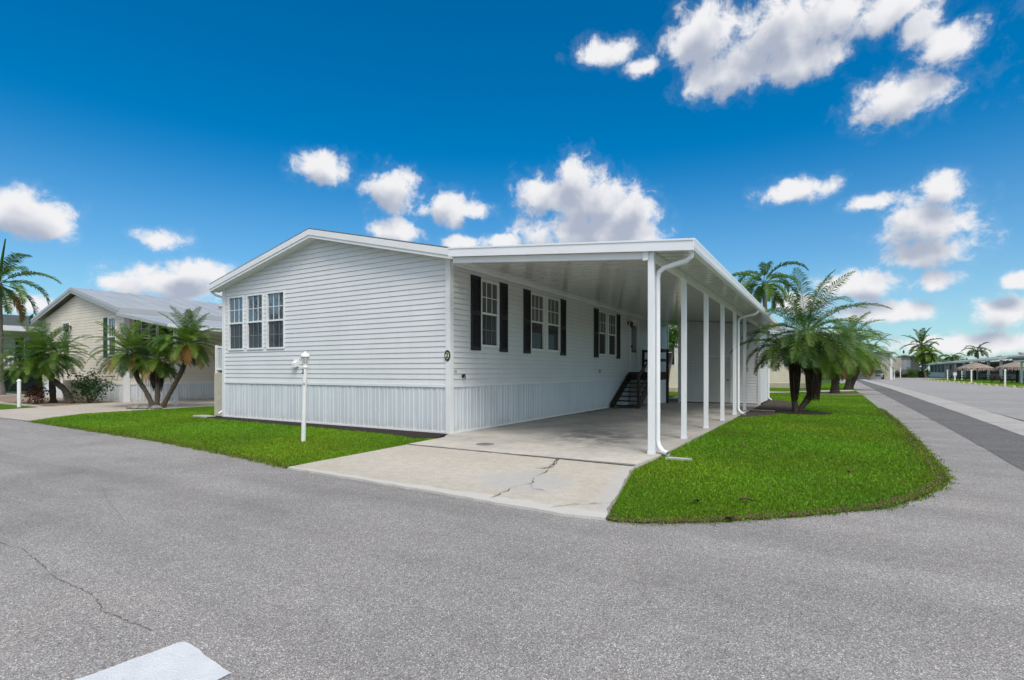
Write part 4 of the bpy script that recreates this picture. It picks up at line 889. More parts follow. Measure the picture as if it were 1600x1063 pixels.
for i, (x, y, s) in enumerate(((-14.75, .55, .19), (-14.45, .35, .17), (-14.15, .38, .20), (-13.85, .5, .18), (-13.55, .75, .2))):
    r = random.Random(60+i); mb = MB(); rows = []
    for k in range(5):
        ph = math.pi*k/4; rows.append([(x+s*math.sin(ph)*math.cos(2*math.pi*j/9)*r.uniform(.8, 1.15), y+s*math.sin(ph)*math.sin(2*math.pi*j/9)*r.uniform(.8, 1.1), .05-s*.55*math.cos(ph)*r.uniform(.85, 1.1)) for j in range(9)])
    mb.grid(rows, 0, True); o = mb.build('edging_stone', M['rock'], smooth=False)
    tag(o, 'grey edging stone in the low ring around the three-stemmed date palm', 'stone', 'edging stones around the three-stemmed palm')

# ------------------------------------------------------------------ neighbour's beige home
nb = thing('manufactured_home', 'beige sided home with pale metal roof, green shutters and white skirting', 'house', (-19.13, 2.11, 0))
NX0, NX1, NY, NL, nhs, nhe, nxp, nhp = -27.9, -19.13, 2.11, 17.0, .84, 3.92, -23.7, 5.0
ng = lambda u, z, o: (u, NY-o, z); ns = lambda u, z, o: (NX1+o, u, z)
op = [(-20.57-.05, -19.92+.05, 2.05-.05, 3.66+.05), (-25.4-.05, -24.65+.05, 2.05-.05, 3.66+.05)]
mb = MB(); siding(mb, [(NX0, nhs), (NX1, nhs), (NX1, nhe), (NX0, nhe)], ng, .13, openings=op); siding(mb, [(NX0, nhe), (NX1, nhe), (nxp, nhp)], ng, .13)
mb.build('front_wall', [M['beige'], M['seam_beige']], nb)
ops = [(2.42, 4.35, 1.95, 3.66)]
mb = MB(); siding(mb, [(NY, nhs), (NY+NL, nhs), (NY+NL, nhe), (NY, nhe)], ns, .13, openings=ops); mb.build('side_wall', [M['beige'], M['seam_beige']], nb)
mb = MB(); mb.box(NX0+.05, NX1-.06, NY+.07, NY+NL-.05, .02, nhe-.02); mb.face([(NX0, NY, 0), (NX0, NY+NL, 0), (NX0, NY+NL, nhe), (NX0, NY, nhe)]); mb.build('inner_core', M['shade'], nb)
sk = skirting(MB(), NX0, NX1, .0, nhs-.05, ng, 3); sk.build('skirting', M['skirt'], nb); sk = skirting(MB(), NY, NY+NL, .0, nhs-.05, ns, 4); sk.build('skirting', M['skirt'], nb)
mb = MB(); mb.box(NX0, NX1, NY-.03, NY-.001, nhs-.09, nhs); mb.box(NX1+.001, NX1+.03, NY, NY+NL, nhs-.09, nhs); mb.box(NX1-.09, NX1+.035, NY-.036, NY, 0, nhe); mb.box(NX1, NX1+.036, NY, NY+.2, 0, nhe); mb.build('corner_trim', M['trim'], nb)
window(nb, ng, -20.57, -19.92, 2.05, 3.66, M['glass_up'], M['screen']); window(nb, ng, -25.4, -24.65, 2.05, 3.66, M['glass_up'], M['screen'])
shutter(nb, ng, -21.0, -20.64, 1.95, 3.72, M['greenshut'])
window(nb, ns, 2.47, 3.35, 2.0, 3.61, M['glass_blind'], M['screen'], 3, 2, fw=.05); window(nb, ns, 3.45, 4.3, 2.0, 3.61, M['screen_dk'], M['screen_dk'], 1, 1, fw=.05)
NRZ = lambda x: 5.28-abs(x-nxp)*(5.28-4.02)/4.75
mb = MB(); ya, yb = NY-.3, NY+NL+.3
for sg in (-1, 1):
    e = nxp+sg*4.75
    mb.hexa([(nxp, ya, NRZ(nxp)-.05), (e, ya, NRZ(e)-.05), (e, yb, NRZ(e)-.05), (nxp, yb, NRZ(nxp)-.05), (nxp, ya, NRZ(nxp)), (e, ya, NRZ(e)), (e, yb, NRZ(e)), (nxp, yb, NRZ(nxp))])
    for k in range(1, 22):
        y = ya+(yb-ya)*k/22
        mb.hexa([(nxp, y-.02, NRZ(nxp)+.001), (e, y-.02, NRZ(e)+.001), (e, y+.02, NRZ(e)+.001), (nxp, y+.02, NRZ(nxp)+.001), (nxp, y-.02, NRZ(nxp)+.022), (e, y-.02, NRZ(e)+.022), (e, y+.02, NRZ(e)+.022), (nxp, y+.02, NRZ(nxp)+.022)])
mb.build('roof', M['metalroof'], nb)
mb = MB()
for sg in (-1, 1):
    e = nxp+sg*4.74
    for dz0, dz1, y_, yc in ((-.16, -.052, ya-.015, ya+.02), (-.27, -.158, ya+.005, ya+.022)):
        mb.hexa([(nxp, y_, NRZ(nxp)+dz0), (e, y_, NRZ(e)+dz0), (e, yc, NRZ(e)+dz0), (nxp, yc, NRZ(nxp)+dz0), (nxp, y_, NRZ(nxp)+dz1), (e, y_, NRZ(e)+dz1), (e, yc, NRZ(e)+dz1), (nxp, yc, NRZ(nxp)+dz1)])
mb.box(nxp+4.75, nxp+4.86, ya, yb, 3.80, 4.03); mb.build('fascia', M['metalroof'], nb)
mb = MB(); mb.lathe((-21.3, 7.6, 0), [(.13, NRZ(-21.3)-.1), (.13, NRZ(-21.3)+.16), (.22, NRZ(-21.3)+.17), (.2, NRZ(-21.3)+.26), (.05, NRZ(-21.3)+.30)], 10); mb.build('roof_vent', M['greywall'], nb)
for u in (-24.45,):
    mb = MB(); mb.box(u-.06, u+.06, NY-.03, NY-.013, 3.35, 3.52); mb.tube([(u, NY-.03, 3.46), (u, NY-.13, 3.56), (u, NY-.18, 3.5)], .02, 6); mb.lathe((u, NY-.18, 0), [(.03, 3.2), (.07, 3.22), (.10, 3.42), (.12, 3.43), (.03, 3.52)], 8); mb.build('wall_lamp', M['blackmetal'], nb)
npt = thing('carport', 'pale metal carport roof on white columns beside the beige home', 'carport', (-17, 8, 0))
NS = lambda x: 3.83-(x+19.05)*.165
mb = MB(); a, b_ = -19.02, -14.82
mb.hexa([(a, 1.75, NS(a)-.13), (b_, 1.75, NS(b_)-.13), (b_, 18, NS(b_)-.13), (a, 18, NS(a)-.13), (a, 1.75, NS(a)), (b_, 1.75, NS(b_)), (b_, 18, NS(b_)), (a, 18, NS(a))]); mb.build('roof', M['metalroof'], npt)
mb = MB(); mb.box(b_+.002, b_+.10, 1.73, 18, NS(b_)-.16, NS(b_)+.015); mb.build('gutter', M['alu'], npt)
for y in (2.12, 6.5, 11, 15.5):
    mb = MB(); mb.box(-15.07, -14.95, y-.06, y+.06, .012, NS(-15)-.13); mb.build('column', M['alu'], npt)
mb = MB(); mb.box(-15.05, -14.97, 2.2, 17.8, NS(-15)-.27, NS(-15)-.135); mb.build('beam', M['alu'], npt)
o = MB().box(-22.6, -21.7, 1.15, 2.02, 0, .95).build('stucco_pillar', M['stucco'], bevel=.02); tag(o, 'low beige stucco block against the beige gable behind the leaning date palm', 'pillar')
mp_ = thing('marker_post', 'white marker post at the grass edge below the leaning date palm', 'post', (-18.8, -1.42, 0))
MB().tube([(-18.8, -1.42, 0), (-18.8, -1.42, .95)], .055, 10).build('post', M['white_paint'], mp_); MB().lathe((-18.8, -1.42, 0), [(.065, .95), (.07, .97), (.05, 1.02), (.01, 1.05)], 10).build('cap', M['white_paint'], mp_)

# ------------------------------------------------------------------ far-left grey house
fl = thing('porch_house', 'grey house with green shingle roof and white railing at the left edge', 'house', (-41, 6, 0))
gw = lambda u, z, o: (-41+o, u, z)
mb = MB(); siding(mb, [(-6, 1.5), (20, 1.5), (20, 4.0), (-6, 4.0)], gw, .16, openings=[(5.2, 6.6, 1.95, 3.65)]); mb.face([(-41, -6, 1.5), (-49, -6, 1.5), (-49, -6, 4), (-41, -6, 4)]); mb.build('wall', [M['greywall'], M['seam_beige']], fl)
mb = MB(); mb.box(-41.2, -41.02, -6, 20, 0, 1.5); mb.build('skirting', M['darkskirt'], fl)
window(fl, gw, 5.25, 6.55, 2.0, 3.6, M['glass_up'], M['screen'], 2, 2, fw=.05); shutter(fl, gw, 4.75, 5.18, 1.95, 3.65, M['shutter']); shutter(fl, gw, 6.62, 7.05, 1.95, 3.65, M['shutter'])
mb = MB(); mb.hexa([(-39.6, -7, 4.32), (-39.6, 21, 4.32), (-45, 21, 5.45), (-45, -7, 5.45), (-39.6, -7, 4.38), (-39.6, 21, 4.38), (-45, 21, 5.51), (-45, -7, 5.51)]); mb.build('roof', M['greenroof'], fl)
mb = MB(); mb.box(-39.62, -39.5, -7, 21, 4.02, 4.36); mb.hexa([(-41, -7, 4.0), (-39.62, -7, 4.0), (-39.62, 21, 4.0), (-41, 21, 4.0), (-41, -7, 4.04), (-39.62, -7, 4.04), (-39.62, 21, 4.04), (-41, 21, 4.04)]); mb.build('fascia', M['trim'], fl)
mb = MB(); mb.box(-39.9, -39.82, 0, 9, 2.28, 2.36); mb.box(-39.9, -39.82, 0, 9, 1.56, 1.64)
for i in range(41): mb.box(-39.89, -39.83, i*.225, i*.225+.06, 1.64, 2.28)
mb.build('railing', M['white_paint'], fl)
mb = MB(); mb.box(-41, -39.8, -6, 20, 1.40, 1.55); mb.build('porch_floor', M['greywall'], fl)

# ------------------------------------------------------------------ houses behind
bh = thing('house_behind', 'beige sided house with dark tall windows seen through the gap behind the carport', 'house', (-3, 25.5, 0))
bw = lambda u, z, o: (u, 25.6-o, z)
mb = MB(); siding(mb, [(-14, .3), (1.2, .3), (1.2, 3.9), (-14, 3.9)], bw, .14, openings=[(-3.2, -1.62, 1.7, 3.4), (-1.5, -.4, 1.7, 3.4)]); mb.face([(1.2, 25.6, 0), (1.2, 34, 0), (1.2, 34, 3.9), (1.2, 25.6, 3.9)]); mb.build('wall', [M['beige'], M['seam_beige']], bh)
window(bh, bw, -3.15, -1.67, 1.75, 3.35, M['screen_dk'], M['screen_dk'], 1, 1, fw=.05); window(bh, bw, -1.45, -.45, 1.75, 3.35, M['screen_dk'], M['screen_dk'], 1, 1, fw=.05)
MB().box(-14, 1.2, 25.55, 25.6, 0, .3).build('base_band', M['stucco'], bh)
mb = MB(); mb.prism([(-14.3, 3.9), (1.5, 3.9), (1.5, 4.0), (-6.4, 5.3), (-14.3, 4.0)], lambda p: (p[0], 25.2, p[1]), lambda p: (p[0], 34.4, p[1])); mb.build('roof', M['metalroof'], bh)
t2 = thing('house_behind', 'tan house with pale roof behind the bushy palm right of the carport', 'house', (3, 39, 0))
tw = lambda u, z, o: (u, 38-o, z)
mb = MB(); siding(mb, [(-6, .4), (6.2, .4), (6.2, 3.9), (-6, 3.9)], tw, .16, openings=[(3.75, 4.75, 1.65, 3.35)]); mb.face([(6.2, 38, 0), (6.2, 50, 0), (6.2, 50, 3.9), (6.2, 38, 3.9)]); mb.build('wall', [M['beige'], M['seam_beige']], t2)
window(t2, tw, 3.8, 4.7, 1.7, 3.3, M['screen_dk'], M['screen_dk'], 2, 2, fw=.05)
MB().box(-6, 6.2, 37.95, 38, 0, .4).build('base_band', M['stucco'], t2)
mb = MB(); mb.hexa([(-6.4, 37.4, 3.9), (6.5, 37.4, 3.9), (6.5, 51, 3.9), (-6.4, 51, 3.9), (-6.4, 37.4, 4.05), (6.5, 37.4, 4.05), (5.0, 44, 5.2), (-5.0, 44, 5.2)]); mb.build('roof', M['metalroof'], t2)

# ------------------------------------------------------------------ far house with carport and car
fh = thing('far_house', 'grey house with a high open carport at the end of the road', 'house', (12, 100, 0))
mb = MB(); mb.box(8, 13.6, 99, 110, 0, 4.6); mb.box(13.6, 20, 128, 129, 0, 4.2); mb.build('wall', M['tan'], fh)
mb = MB(); mb.face([(9.5, 98.97, 1.6), (12.6, 98.97, 1.6), (12.6, 98.97, 3.4), (9.5, 98.97, 3.4)]); mb.build('window', M['trim'], fh)
mb = MB(); mb.hexa([(7.6, 92, 4.75), (15.9, 92, 4.15), (15.9, 111, 4.15), (7.6, 111, 4.75), (7.6, 92, 4.95), (15.9, 92, 4.35), (15.9, 111, 4.35), (7.6, 111, 4.95)]); mb.build('roof', M['metalroof'], fh)
mb = MB(); mb.hexa([(7.8, 92.6, 3.25), (15.1, 92.6, 3.15), (15.1, 92.75, 3.15), (7.8, 92.75, 3.25), (7.8, 92.6, 4.74), (15.1, 92.6, 4.20), (15.1, 92.75, 4.20), (7.8, 92.75, 4.74)]); mb.build('gable_panel', M['greywall'], fh)
for y in (92.6, 110):
    MB().box(15.12, 15.45, y-.15, y+.15, 0, 4.18).build('column', M['trim'], fh)
mb = MB(); mb.bar((14.3, 92.66, 3.2), (15.1, 92.66, 2.5), .12, .16); mb.build('brace', M['trim'], fh)
es = thing('concrete_steps', 'pale steps beside the parked car in the far carport', 'steps', (15.0, 100, 0))
for i in range(5): MB().box(15.0-.0, 15.9, 100+i*.3, 101.8, i*.24+(.003 if i else 0), (i+1)*.24).build('step', M['stucco'], es)
# parked car
car = thing('parked_car', 'silver blue car parked under the far house carport', 'car', (14.0, 104, 0))
cx, cy = 13.95+.0, 103.0
cx, cy = 14.15, 103.5
def sec(y, w, z0, z1, z2, w2): return [(cx-w, y, z0), (cx-w, y, z1), (cx-w2, y, z2), (cx+w2, y, z2), (cx+w, y, z1), (cx+w, y, z0)]
mb = MB(); rows = [sec(cy-2.3, .72, .35, .55, .72, .66), sec(cy-2.15, .86, .25, .68, .92, .76), sec(cy-1.2, .90, .22, .75, 1.02, .80), sec(cy+.9, .90, .22, .78, 1.06, .82), sec(cy+2.2, .86, .25, .75, 1.05, .78), sec(cy+2.35, .74, .35, .6, .9, .7)]
mb.grid(rows, 0, True); mb.face(rows[0][::-1]); mb.face(rows[-1]); mb.build('body', M['carpaint'], car, smooth=False, bevel=.03)
mb = MB(); rw = [[(cx-.78, cy-1.25, 1.02), (cx+.78, cy-1.25, 1.02), (cx+.80, cy+2.0, 1.05), (cx-.80, cy+2.0, 1.05)], [(cx-.60, cy-.35, 1.52), (cx+.60, cy-.35, 1.52), (cx+.60, cy+1.5, 1.55), (cx-.60, cy+1.5, 1.55)]]
mb.grid(rw, 0, True); mb.build('window_glass', M['carblue'], car)
mb = MB(); mb.hexa([(cx-.62, cy-.36, 1.525), (cx+.62, cy-.36, 1.525), (cx+.62, cy+1.52, 1.555), (cx-.62, cy+1.52, 1.555), (cx-.56, cy-.28, 1.60), (cx+.56, cy-.28, 1.60), (cx+.56, cy+1.44, 1.62), (cx-.56, cy+1.44, 1.62)]); mb.build('roof', M['carpaint'], car)
for s in (-1, 1):
    for y in (cy-1.4, cy+1.4): 
        w_ = MB().tube([(cx+s*.72, y, .32), (cx+s*.915, y, .32)], .32, 16).build('wheel', M['tyre'], car)
        MB().tube([(cx+s*.905, y, .32), (cx+s*.925, y, .32)], .2, 12).build('rim', M['carpaint'], w_)
    mb = MB(); mb.hexa([(cx+s*.42, cy-2.33, .62), (cx+s*.70, cy-2.22, .62), (cx+s*.70, cy-2.1, .62), (cx+s*.42, cy-2.1, .62), (cx+s*.42, cy-2.31, .78), (cx+s*.72, cy-2.19, .78), (cx+s*.72, cy-2.1, .78), (cx+s*.42, cy-2.1, .78)]); mb.build('headlight', M['lamp_lens'], car)
mb = MB(); mb.box(cx-.38, cx+.38, cy-2.34, cy-2.28, .50, .68); mb.build('grille', M['blackmetal'], car)
mb = MB(); mb.box(cx-.80, cx+.80, cy-2.38, cy-2.2, .27, .44); mb.build('bumper', M['carpaint'], car, bevel=.03)

# small grey gable house
gh = thing('gable_house', 'small grey gable house with a wide white window behind bushes', 'house', (20.5, 130, 0))
hw = lambda u, z, o: (u, 129-o, z)
mb = MB(); siding(mb, [(17.9, 0), (23.1, 0), (23.1, 3.9), (17.9, 3.9)], hw, .2, openings=[(19.05, 21.7, 1.75, 3.75)]); siding(mb, [(17.9, 3.9), (23.1, 3.9), (20.5, 4.55)], hw, .2); mb.face([(17.9, 129, 0), (17.9, 142, 0), (17.9, 142, 3.9), (17.9, 129, 3.9)]); mb.face([(23.1, 129, 0), (23.1, 142, 0), (23.1, 142, 3.9), (23.1, 129, 3.9)]); mb.build('wall', [M['tan'], M['seam_beige']], gh)
w_ = MB().box(19.07, 21.68, 128.97, 129.02, 1.77, 3.73).build('window', M['trim'], gh); MB().box(20.33, 20.42, 128.94, 128.97, 1.77, 3.73).build('mullion', M['greywall'], w_)
mb = MB()
for sg in (-1, 1):
    e = 20.5+sg*3.0
    mb.hexa([(20.5, 128.4, 4.62), (e, 128.4, 3.92), (e, 142, 3.92), (20.5, 142, 4.62), (20.5, 128.4, 4.85), (e, 128.4, 4.15), (e, 142, 4.15), (20.5, 142, 4.85)])
mb.build('roof', M['metalroof'], gh)

# ------------------------------------------------------------------ community hall
ch = thing('community_hall', 'long low hall with pale metal roof, deep porch and dark screened windows', 'hall', (32, 120, 0))
mb = MB(); mb.box(32.5, 44, 78, 150, 0, 3.1); mb.build('wall', M['tan'], ch)
mb = MB(); mb.box(28.7, 32.5, 138.5, 158, 0, 1.1); mb.build('low_wall', M['trim'], ch)
mb = MB(); mb.box(28.8, 32.5, 138.6, 158, 1.1, 2.95); mb.build('screen_window', M['screen_dk'], ch)
mb = MB()
for y in (138.5, 143, 147.5, 152, 157.8): mb.box(28.66, 28.8, y-.1, y+.1, 1.1, 2.95)
mb.build('screen_frame', M['trim'], ch)
mb = MB(); mb.box(28.72, 32.5, 126.5, 138.4, 0, 2.95); mb.build('end_wall', M['greywall'], ch)
mb = MB(); mb.box(28.64, 28.71, 131.4, 132.6, 1.8, 2.6); mb.build('wall_sign', M['shade'], ch)
mb = MB(); mb.box(32.38, 32.49, 80, 126, .9, 2.7); mb.build('porch_shade_panel', M['porch_shade'], ch)  # dark panel on the hall wall standing in for the porch shade
mb = MB(); mb.hexa([(28.2, 93, 2.98), (44, 93, 4.9), (44, 160, 4.9), (28.2, 160, 2.98), (28.2, 93, 3.18), (44, 93, 5.1), (44, 160, 5.1), (28.2, 160, 3.18)])
for k in range(34):
    y = 94+k*2; mb.hexa([(28.2, y, 3.181), (44, y, 5.101), (44, y+.12, 5.101), (28.2, y+.12, 3.181), (28.2, y, 3.24), (44, y, 5.16), (44, y+.12, 5.16), (28.2, y+.12, 3.24)])
mb.build('roof', M['metalroof'], ch)
mb = MB(); mb.box(28.1, 28.2, 93, 160, 2.94, 3.2); mb.build('fascia', M['trim'], ch)
for y in (126, 118, 109, 101, 94):
    MB().box(28.35, 28.65, y-.14, y+.14, 0, 2.97).build('column', M['trim'], ch)
for (x, y) in ((35, 112), (37, 100)):
    z = 3.18+(x-28.2)*.1215; MB().lathe((x, y, 0), [(.4, z-.1), (.4, z+.3), (.6, z+.32), (.5, z+.55)], 10).build('roof_vent', M['greywall'], ch)
mb = MB(); mb.prism([(30.0, 2.85), (44, 2.85), (44, 5.6), (40, 5.4), (29.4, 3.25), (29.4, 3.0)], lambda p: (p[0], 84, p[1]), lambda p: (p[0], 92.8, p[1])); mb.build('gable_wing', M['tan'], ch)
mb = MB(); mb.hexa([(29.0, 83.6, 3.15), (40.2, 83.6, 5.45), (40.2, 92.95, 5.45), (29.0, 92.95, 3.15), (29.0, 83.6, 3.40), (40.2, 83.6, 5.70), (40.2, 92.95, 5.70), (29.0, 92.95, 3.40)]); mb.build('wing_roof', M['metalroof'], ch)
mb = MB(); mb.box(30, 44, 84.02, 92.7, 0, 2.84); mb.build('wing_wall', M['greywall'], ch)
cn = thing('shade_canopy', 'white roofed open canopy on posts at the right edge beside the nearer hut', 'canopy', (27, 68, 0))
mb = MB(); mb.hexa([(24.5, 66, 2.40), (32, 66, 2.9), (32, 70.4, 2.9), (24.5, 70.4, 2.40), (24.5, 66, 2.52), (32, 66, 3.02), (32, 70.4, 3.02), (24.5, 70.4, 2.52)]); mb.build('roof', M['alu'], cn)
for x in (25.1, 31.5):
    for y in (66.4, 70.0): MB().box(x-.08, x+.08, y-.08, y+.08, 0, 2.42).build('column', M['trim'], cn)

# thatched huts
def hut(loc, label, zt, ze, rad, seed):
    t = thing('tiki_hut', label, 'thatched hut', loc, 'thatched huts on the park grass'); r = random.Random(seed); mb = MB()
    x, y = loc[0], loc[1]
    mb.lathe((x, y, 0), [(rad*.93, ze+.10), (rad*.5, ze+(zt-ze)*.62), (.12, zt-.06)], 20)
    for k in range(1500):
        a = r.uniform(0, 6.283); q = r.random()**.6; rr = rad*(q*.94+.03); z = zt-(zt-ze)*(q**1.15)+r.uniform(-.03, .05); l = r.uniform(.25, .5); s_ = r.uniform(.03, .06)
        d = Vector((math.cos(a), math.sin(a), -.62-.5*q+r.uniform(-.2, .2))).normalized(); p = Vector((x+rr*math.cos(a), y+rr*math.sin(a), z)); sd = Vector((-math.sin(a), math.cos(a), r.uniform(-.3, .3)))*s_
        mb.face([p-sd, p+sd, p+d*l+sd*.4, p+d*l-sd*.4])
    mb.build('thatch_roof', M['tiki'], t)
    MB().tube([(x, y, 0), (x+.03, y, 1.2), (x, y, zt-.2)], .13, 9).build('post', M['post_wood'], t)
    for k in range(4):
        a = k*1.571+.6; MB().bar((x+.1*math.cos(a), y+.1*math.sin(a), ze-.25), (x+rad*.8*math.cos(a), y+rad*.8*math.sin(a), ze+.08), .07, .09).build('brace', M['post_wood'], t)
    return t
hut((24.9, 90.2, 0), 'thatched hut farther left, seen over a low white post beside the long hall', 2.62, 1.66, 2.3, 1)
hut((25.75, 74.4, 0), 'thatched hut nearer the right edge beside the white canopy', 2.5, 1.68, 2.1, 2)
# picnic tables
pt = thing('picnic_table', 'red-brown picnic table on the grass left of the farther hut post', 'picnic table', (0, 0, 0), 'picnic tables around the thatched huts')
mb = MB()
for i in range(5): mb.box(-.9, .9, -.36+i*.148, -.225+i*.148, .70, .745)
mb.build('table_top', M['red_wood'], pt)
for s in (-1, 1):
    mb = MB()
    for i in range(2): mb.box(-.9, .9, s*.72-.14+i*.145, s*.72-.005+i*.145, .40, .44)
    mb.build('bench', M['red_wood'], pt)
    mb = MB(); mb.bar((s*.65, -.65, .0), (s*.65, -.22, .70), .045, .09); mb.bar((s*.65, .65, 0), (s*.65, .22, .70), .045, .09); mb.box(s*.65-.022, s*.65+.022, -.80, .80, .33, .40); mb.build('leg', M['red_wood'], pt)
pt.location = (23.2, 91.5, 0); pt.rotation_euler = (0, 0, .5)
dup(pt, (27.0, 91.2, 0), 'red-brown picnic table right of the farther hut post', .5)
dup(pt, (24.3, 74.0, 0), 'red-brown picnic table left of the nearer hut post', .6)
dup(pt, (27.4, 74.8, 0), 'red-brown picnic table under the white canopy edge, right of the nearer hut', .6)
# white posts along the park grass
def wpost(loc, h, label):
    t = thing('white_post', label, 'post', loc, 'white posts along the park grass')
    MB().box(loc[0]-.06, loc[0]+.06, loc[1]-.06, loc[1]+.06, 0, h-.1).build('shaft', M['white_paint'], t)
    MB().lathe((loc[0], loc[1], 0), [(.10, h-.1), (.10, h-.06), (.07, h-.02), (.02, h+.05)], 8).build('cap', M['white_paint'], t)
wpost((21.5, 88.2, 0), 1.5, 'white post with cap left of the meter box post')
wpost((24.4, 96.0, 0), 1.35, 'shortest looking white post just left of the farther thatched hut')
wpost((20.45, 67.7, 0), 1.48, 'white post standing in front of the farther thatched hut')
wpost((21.15, 58.0, 0), 1.48, 'nearest white post, in front of the nearer thatched hut')
wpost((18.9, 118.0, 0), 2.0, 'tall white post in front of the white far window')
wpost((15.9, 95.0, 0), 1.5, 'white post beside the column of the far carport')
mtp = thing('meter_post', 'white utility box on a short post between two white posts', 'utility post', (22.4, 88.7, 0))
MB().box(22.32, 22.48, 88.62, 88.78, 0, .7).build('post', M['white_paint'], mtp); MB().box(22.2, 22.6, 88.58, 88.82, .7, 1.15).build('box', M['white_paint'], mtp, bevel=.02)
# yellow kerb stops
k0 = MB(); k0.prism([(-.09, 0), (.09, 0), (.07, .13), (-.07, .13)], lambda p: (p[0], -.78, p[1]), lambda p: (p[0], .78, p[1])); ks = k0.build('kerb_stop', M['yellow'], bevel=.01)
tag(ks, 'yellow concrete kerb stop at the edge of the parking lot grass', 'kerb stop', 'yellow kerb stops along the parking lot'); ks.location = (20.2, 46.2, .003)
for i in range(1, 21):
    c = ks.copy(); COL.objects.link(c); c.location = (20.2-.012*i, 46.2+2.65*i, .003)

# ------------------------------------------------------------------ distant tree line
mb = MB(); r = random.Random(77)
for i in range(60):
    x = -120+i*5.2+r.uniform(-2, 2); leafball(mb, (x, 185+r.uniform(-8, 8), 2.0), 4.5, 3, r.uniform(2.2, 4.2), 160, 1.6, 100+i)
o = mb.build('tree_line', M['shrub']); o['kind'] = 'stuff'; tag(o, 'low dark tree line on the horizon behind the houses', 'trees')

t = thing('street_tree', 'open crowned tree across the street, seen only mirrored in the right gable window', 'tree', (-25.5, -14, 0))
mb = trunk(MB(), [(-25.5, -14, 0), (-25.4, -14, 1.8), (-25.5, -13.9, 3.6), (-25.4, -14, 5.4)], .2, .09, 5, knob=.05)
for k in range(9):
    a = k*2.4; z = 2.8+k*.3; mb.tube([(-25.45, -14, z), (-25.45+.9*math.cos(a), -14+.9*math.sin(a), z+.7), (-25.45+1.9*math.cos(a+.3), -14+1.9*math.sin(a+.3), z+1.3)], [.07, .05, .015], 6)
mb.build('trunk', M['bark_grey'], t)
mb = MB()
for k in range(11):
    a = k*2.4; leafball(mb, (-25.45+1.5*math.cos(a), -14+1.5*math.sin(a), 4.0+k*.28), .8, .8, .5, 130, .24, 300+k)
mb.build('crown', M['shrub'], t)
# ------------------------------------------------------------------ world: Nishita sky with drifting cumulus
SUN_EL, SUN_AZ = R(54), R(132)
w = bpy.data.worlds.new('World'); scene.world = w; w.use_nodes = True
N, L = w.node_tree.nodes, w.node_tree.links; N.clear()
out = N.new('ShaderNodeOutputWorld'); bg = N.new('ShaderNodeBackground'); L.new(bg.outputs[0], out.inputs[0]); STR = .1; bg.inputs[1].default_value = STR
sky = N.new('ShaderNodeTexSky'); sky.sky_type = 'NISHITA'; sky.sun_disc = False; sky.sun_elevation = SUN_EL; sky.sun_rotation = SUN_AZ; sky.air_density = 1.0; sky.dust_density = .3; sky.ozone_density = 2.5
hs = N.new('ShaderNodeHueSaturation'); hs.inputs['Hue'].default_value = .494; hs.inputs['Saturation'].default_value = 1.75; hs.inputs['Value'].default_value = 1.0; L.new(sky.outputs[0], hs.inputs['Color'])
skyc = mix(N, L, 1.0, hs.outputs[0], (.86, 1.30, 1.34), 'MULTIPLY')
tc = N.new('ShaderNodeTexCoord'); sx = N.new('ShaderNodeSeparateXYZ'); L.new(tc.outputs['Generated'], sx.inputs[0])
az = math_(N, L, 'ARCTAN2', sx.outputs[0], sx.outputs[1]); el = math_(N, L, 'ARCSINE', sx.outputs[2])
cb = N.new('ShaderNodeCombineXYZ'); L.new(az, cb.inputs[0]); L.new(el, cb.inputs[1]); P = cb.outputs[0]
CL = [(-0.185,0.539,0.08,0.063),(-0.138,0.484,0.098,0.042),(-0.073,0.526,0.097,0.057),(-0.003,0.525,0.099,0.047),(0.082,0.505,0.076,0.036),(-0.044,0.478,0.094,0.035),(0.149,0.445,0.045,0.032),(0.09,0.393,0.071,0.042),(0.114,0.48,0.038,0.03),(-0.365,0.538,0.073,0.026),(-0.301,0.511,0.04,0.016),(-0.419,0.342,0.057,0.056),(-0.383,0.303,0.112,0.06),(-0.319,0.283,0.064,0.055),(-0.473,0.322,0.072,0.046),(-0.401,0.254,0.148,0.051),(-0.301,0.249,0.046,0.033),(-0.884,0.349,0.06,0.036),(-0.764,0.321,0.063,0.045),(-0.666,0.298,0.06,0.04),(-0.618,0.297,0.048,0.02),(-0.755,0.254,0.06,0.029),(-1.282,0.216,0.056,0.038),(-1.32,0.213,0.043,0.035),(-1.124,0.205,0.049,0.021),(-1.116,0.139,0.094,0.034),(-1.081,0.16,0.058,0.028),(-1.173,0.132,0.039,0.019),(-1.285,0.094,0.046,0.018),(-0.044,0.293,0.068,0.025),(0.125,0.215,0.069,0.055),(0.147,0.258,0.031,0.032),(0.132,0.177,0.071,0.033),(0.058,0.26,0.043,0.017),(0.045,0.136,0.08,0.028),(0.14,0.135,0.034,0.019),(0.07,0.092,0.085,0.022),(0.21,0.085,0.04,0.032),(-0.04,0.112,0.05,0.024),(0.226,0.125,0.030,0.018),(0.165,0.040,0.125,0.018),(-0.039,0.052,0.122,0.024),(-0.564,0.241,0.055,0.018),(-0.636,0.24,0.048,0.016),(-1.291,0.054,0.058,0.014),(-0.962,0.067,0.121,0.015)]
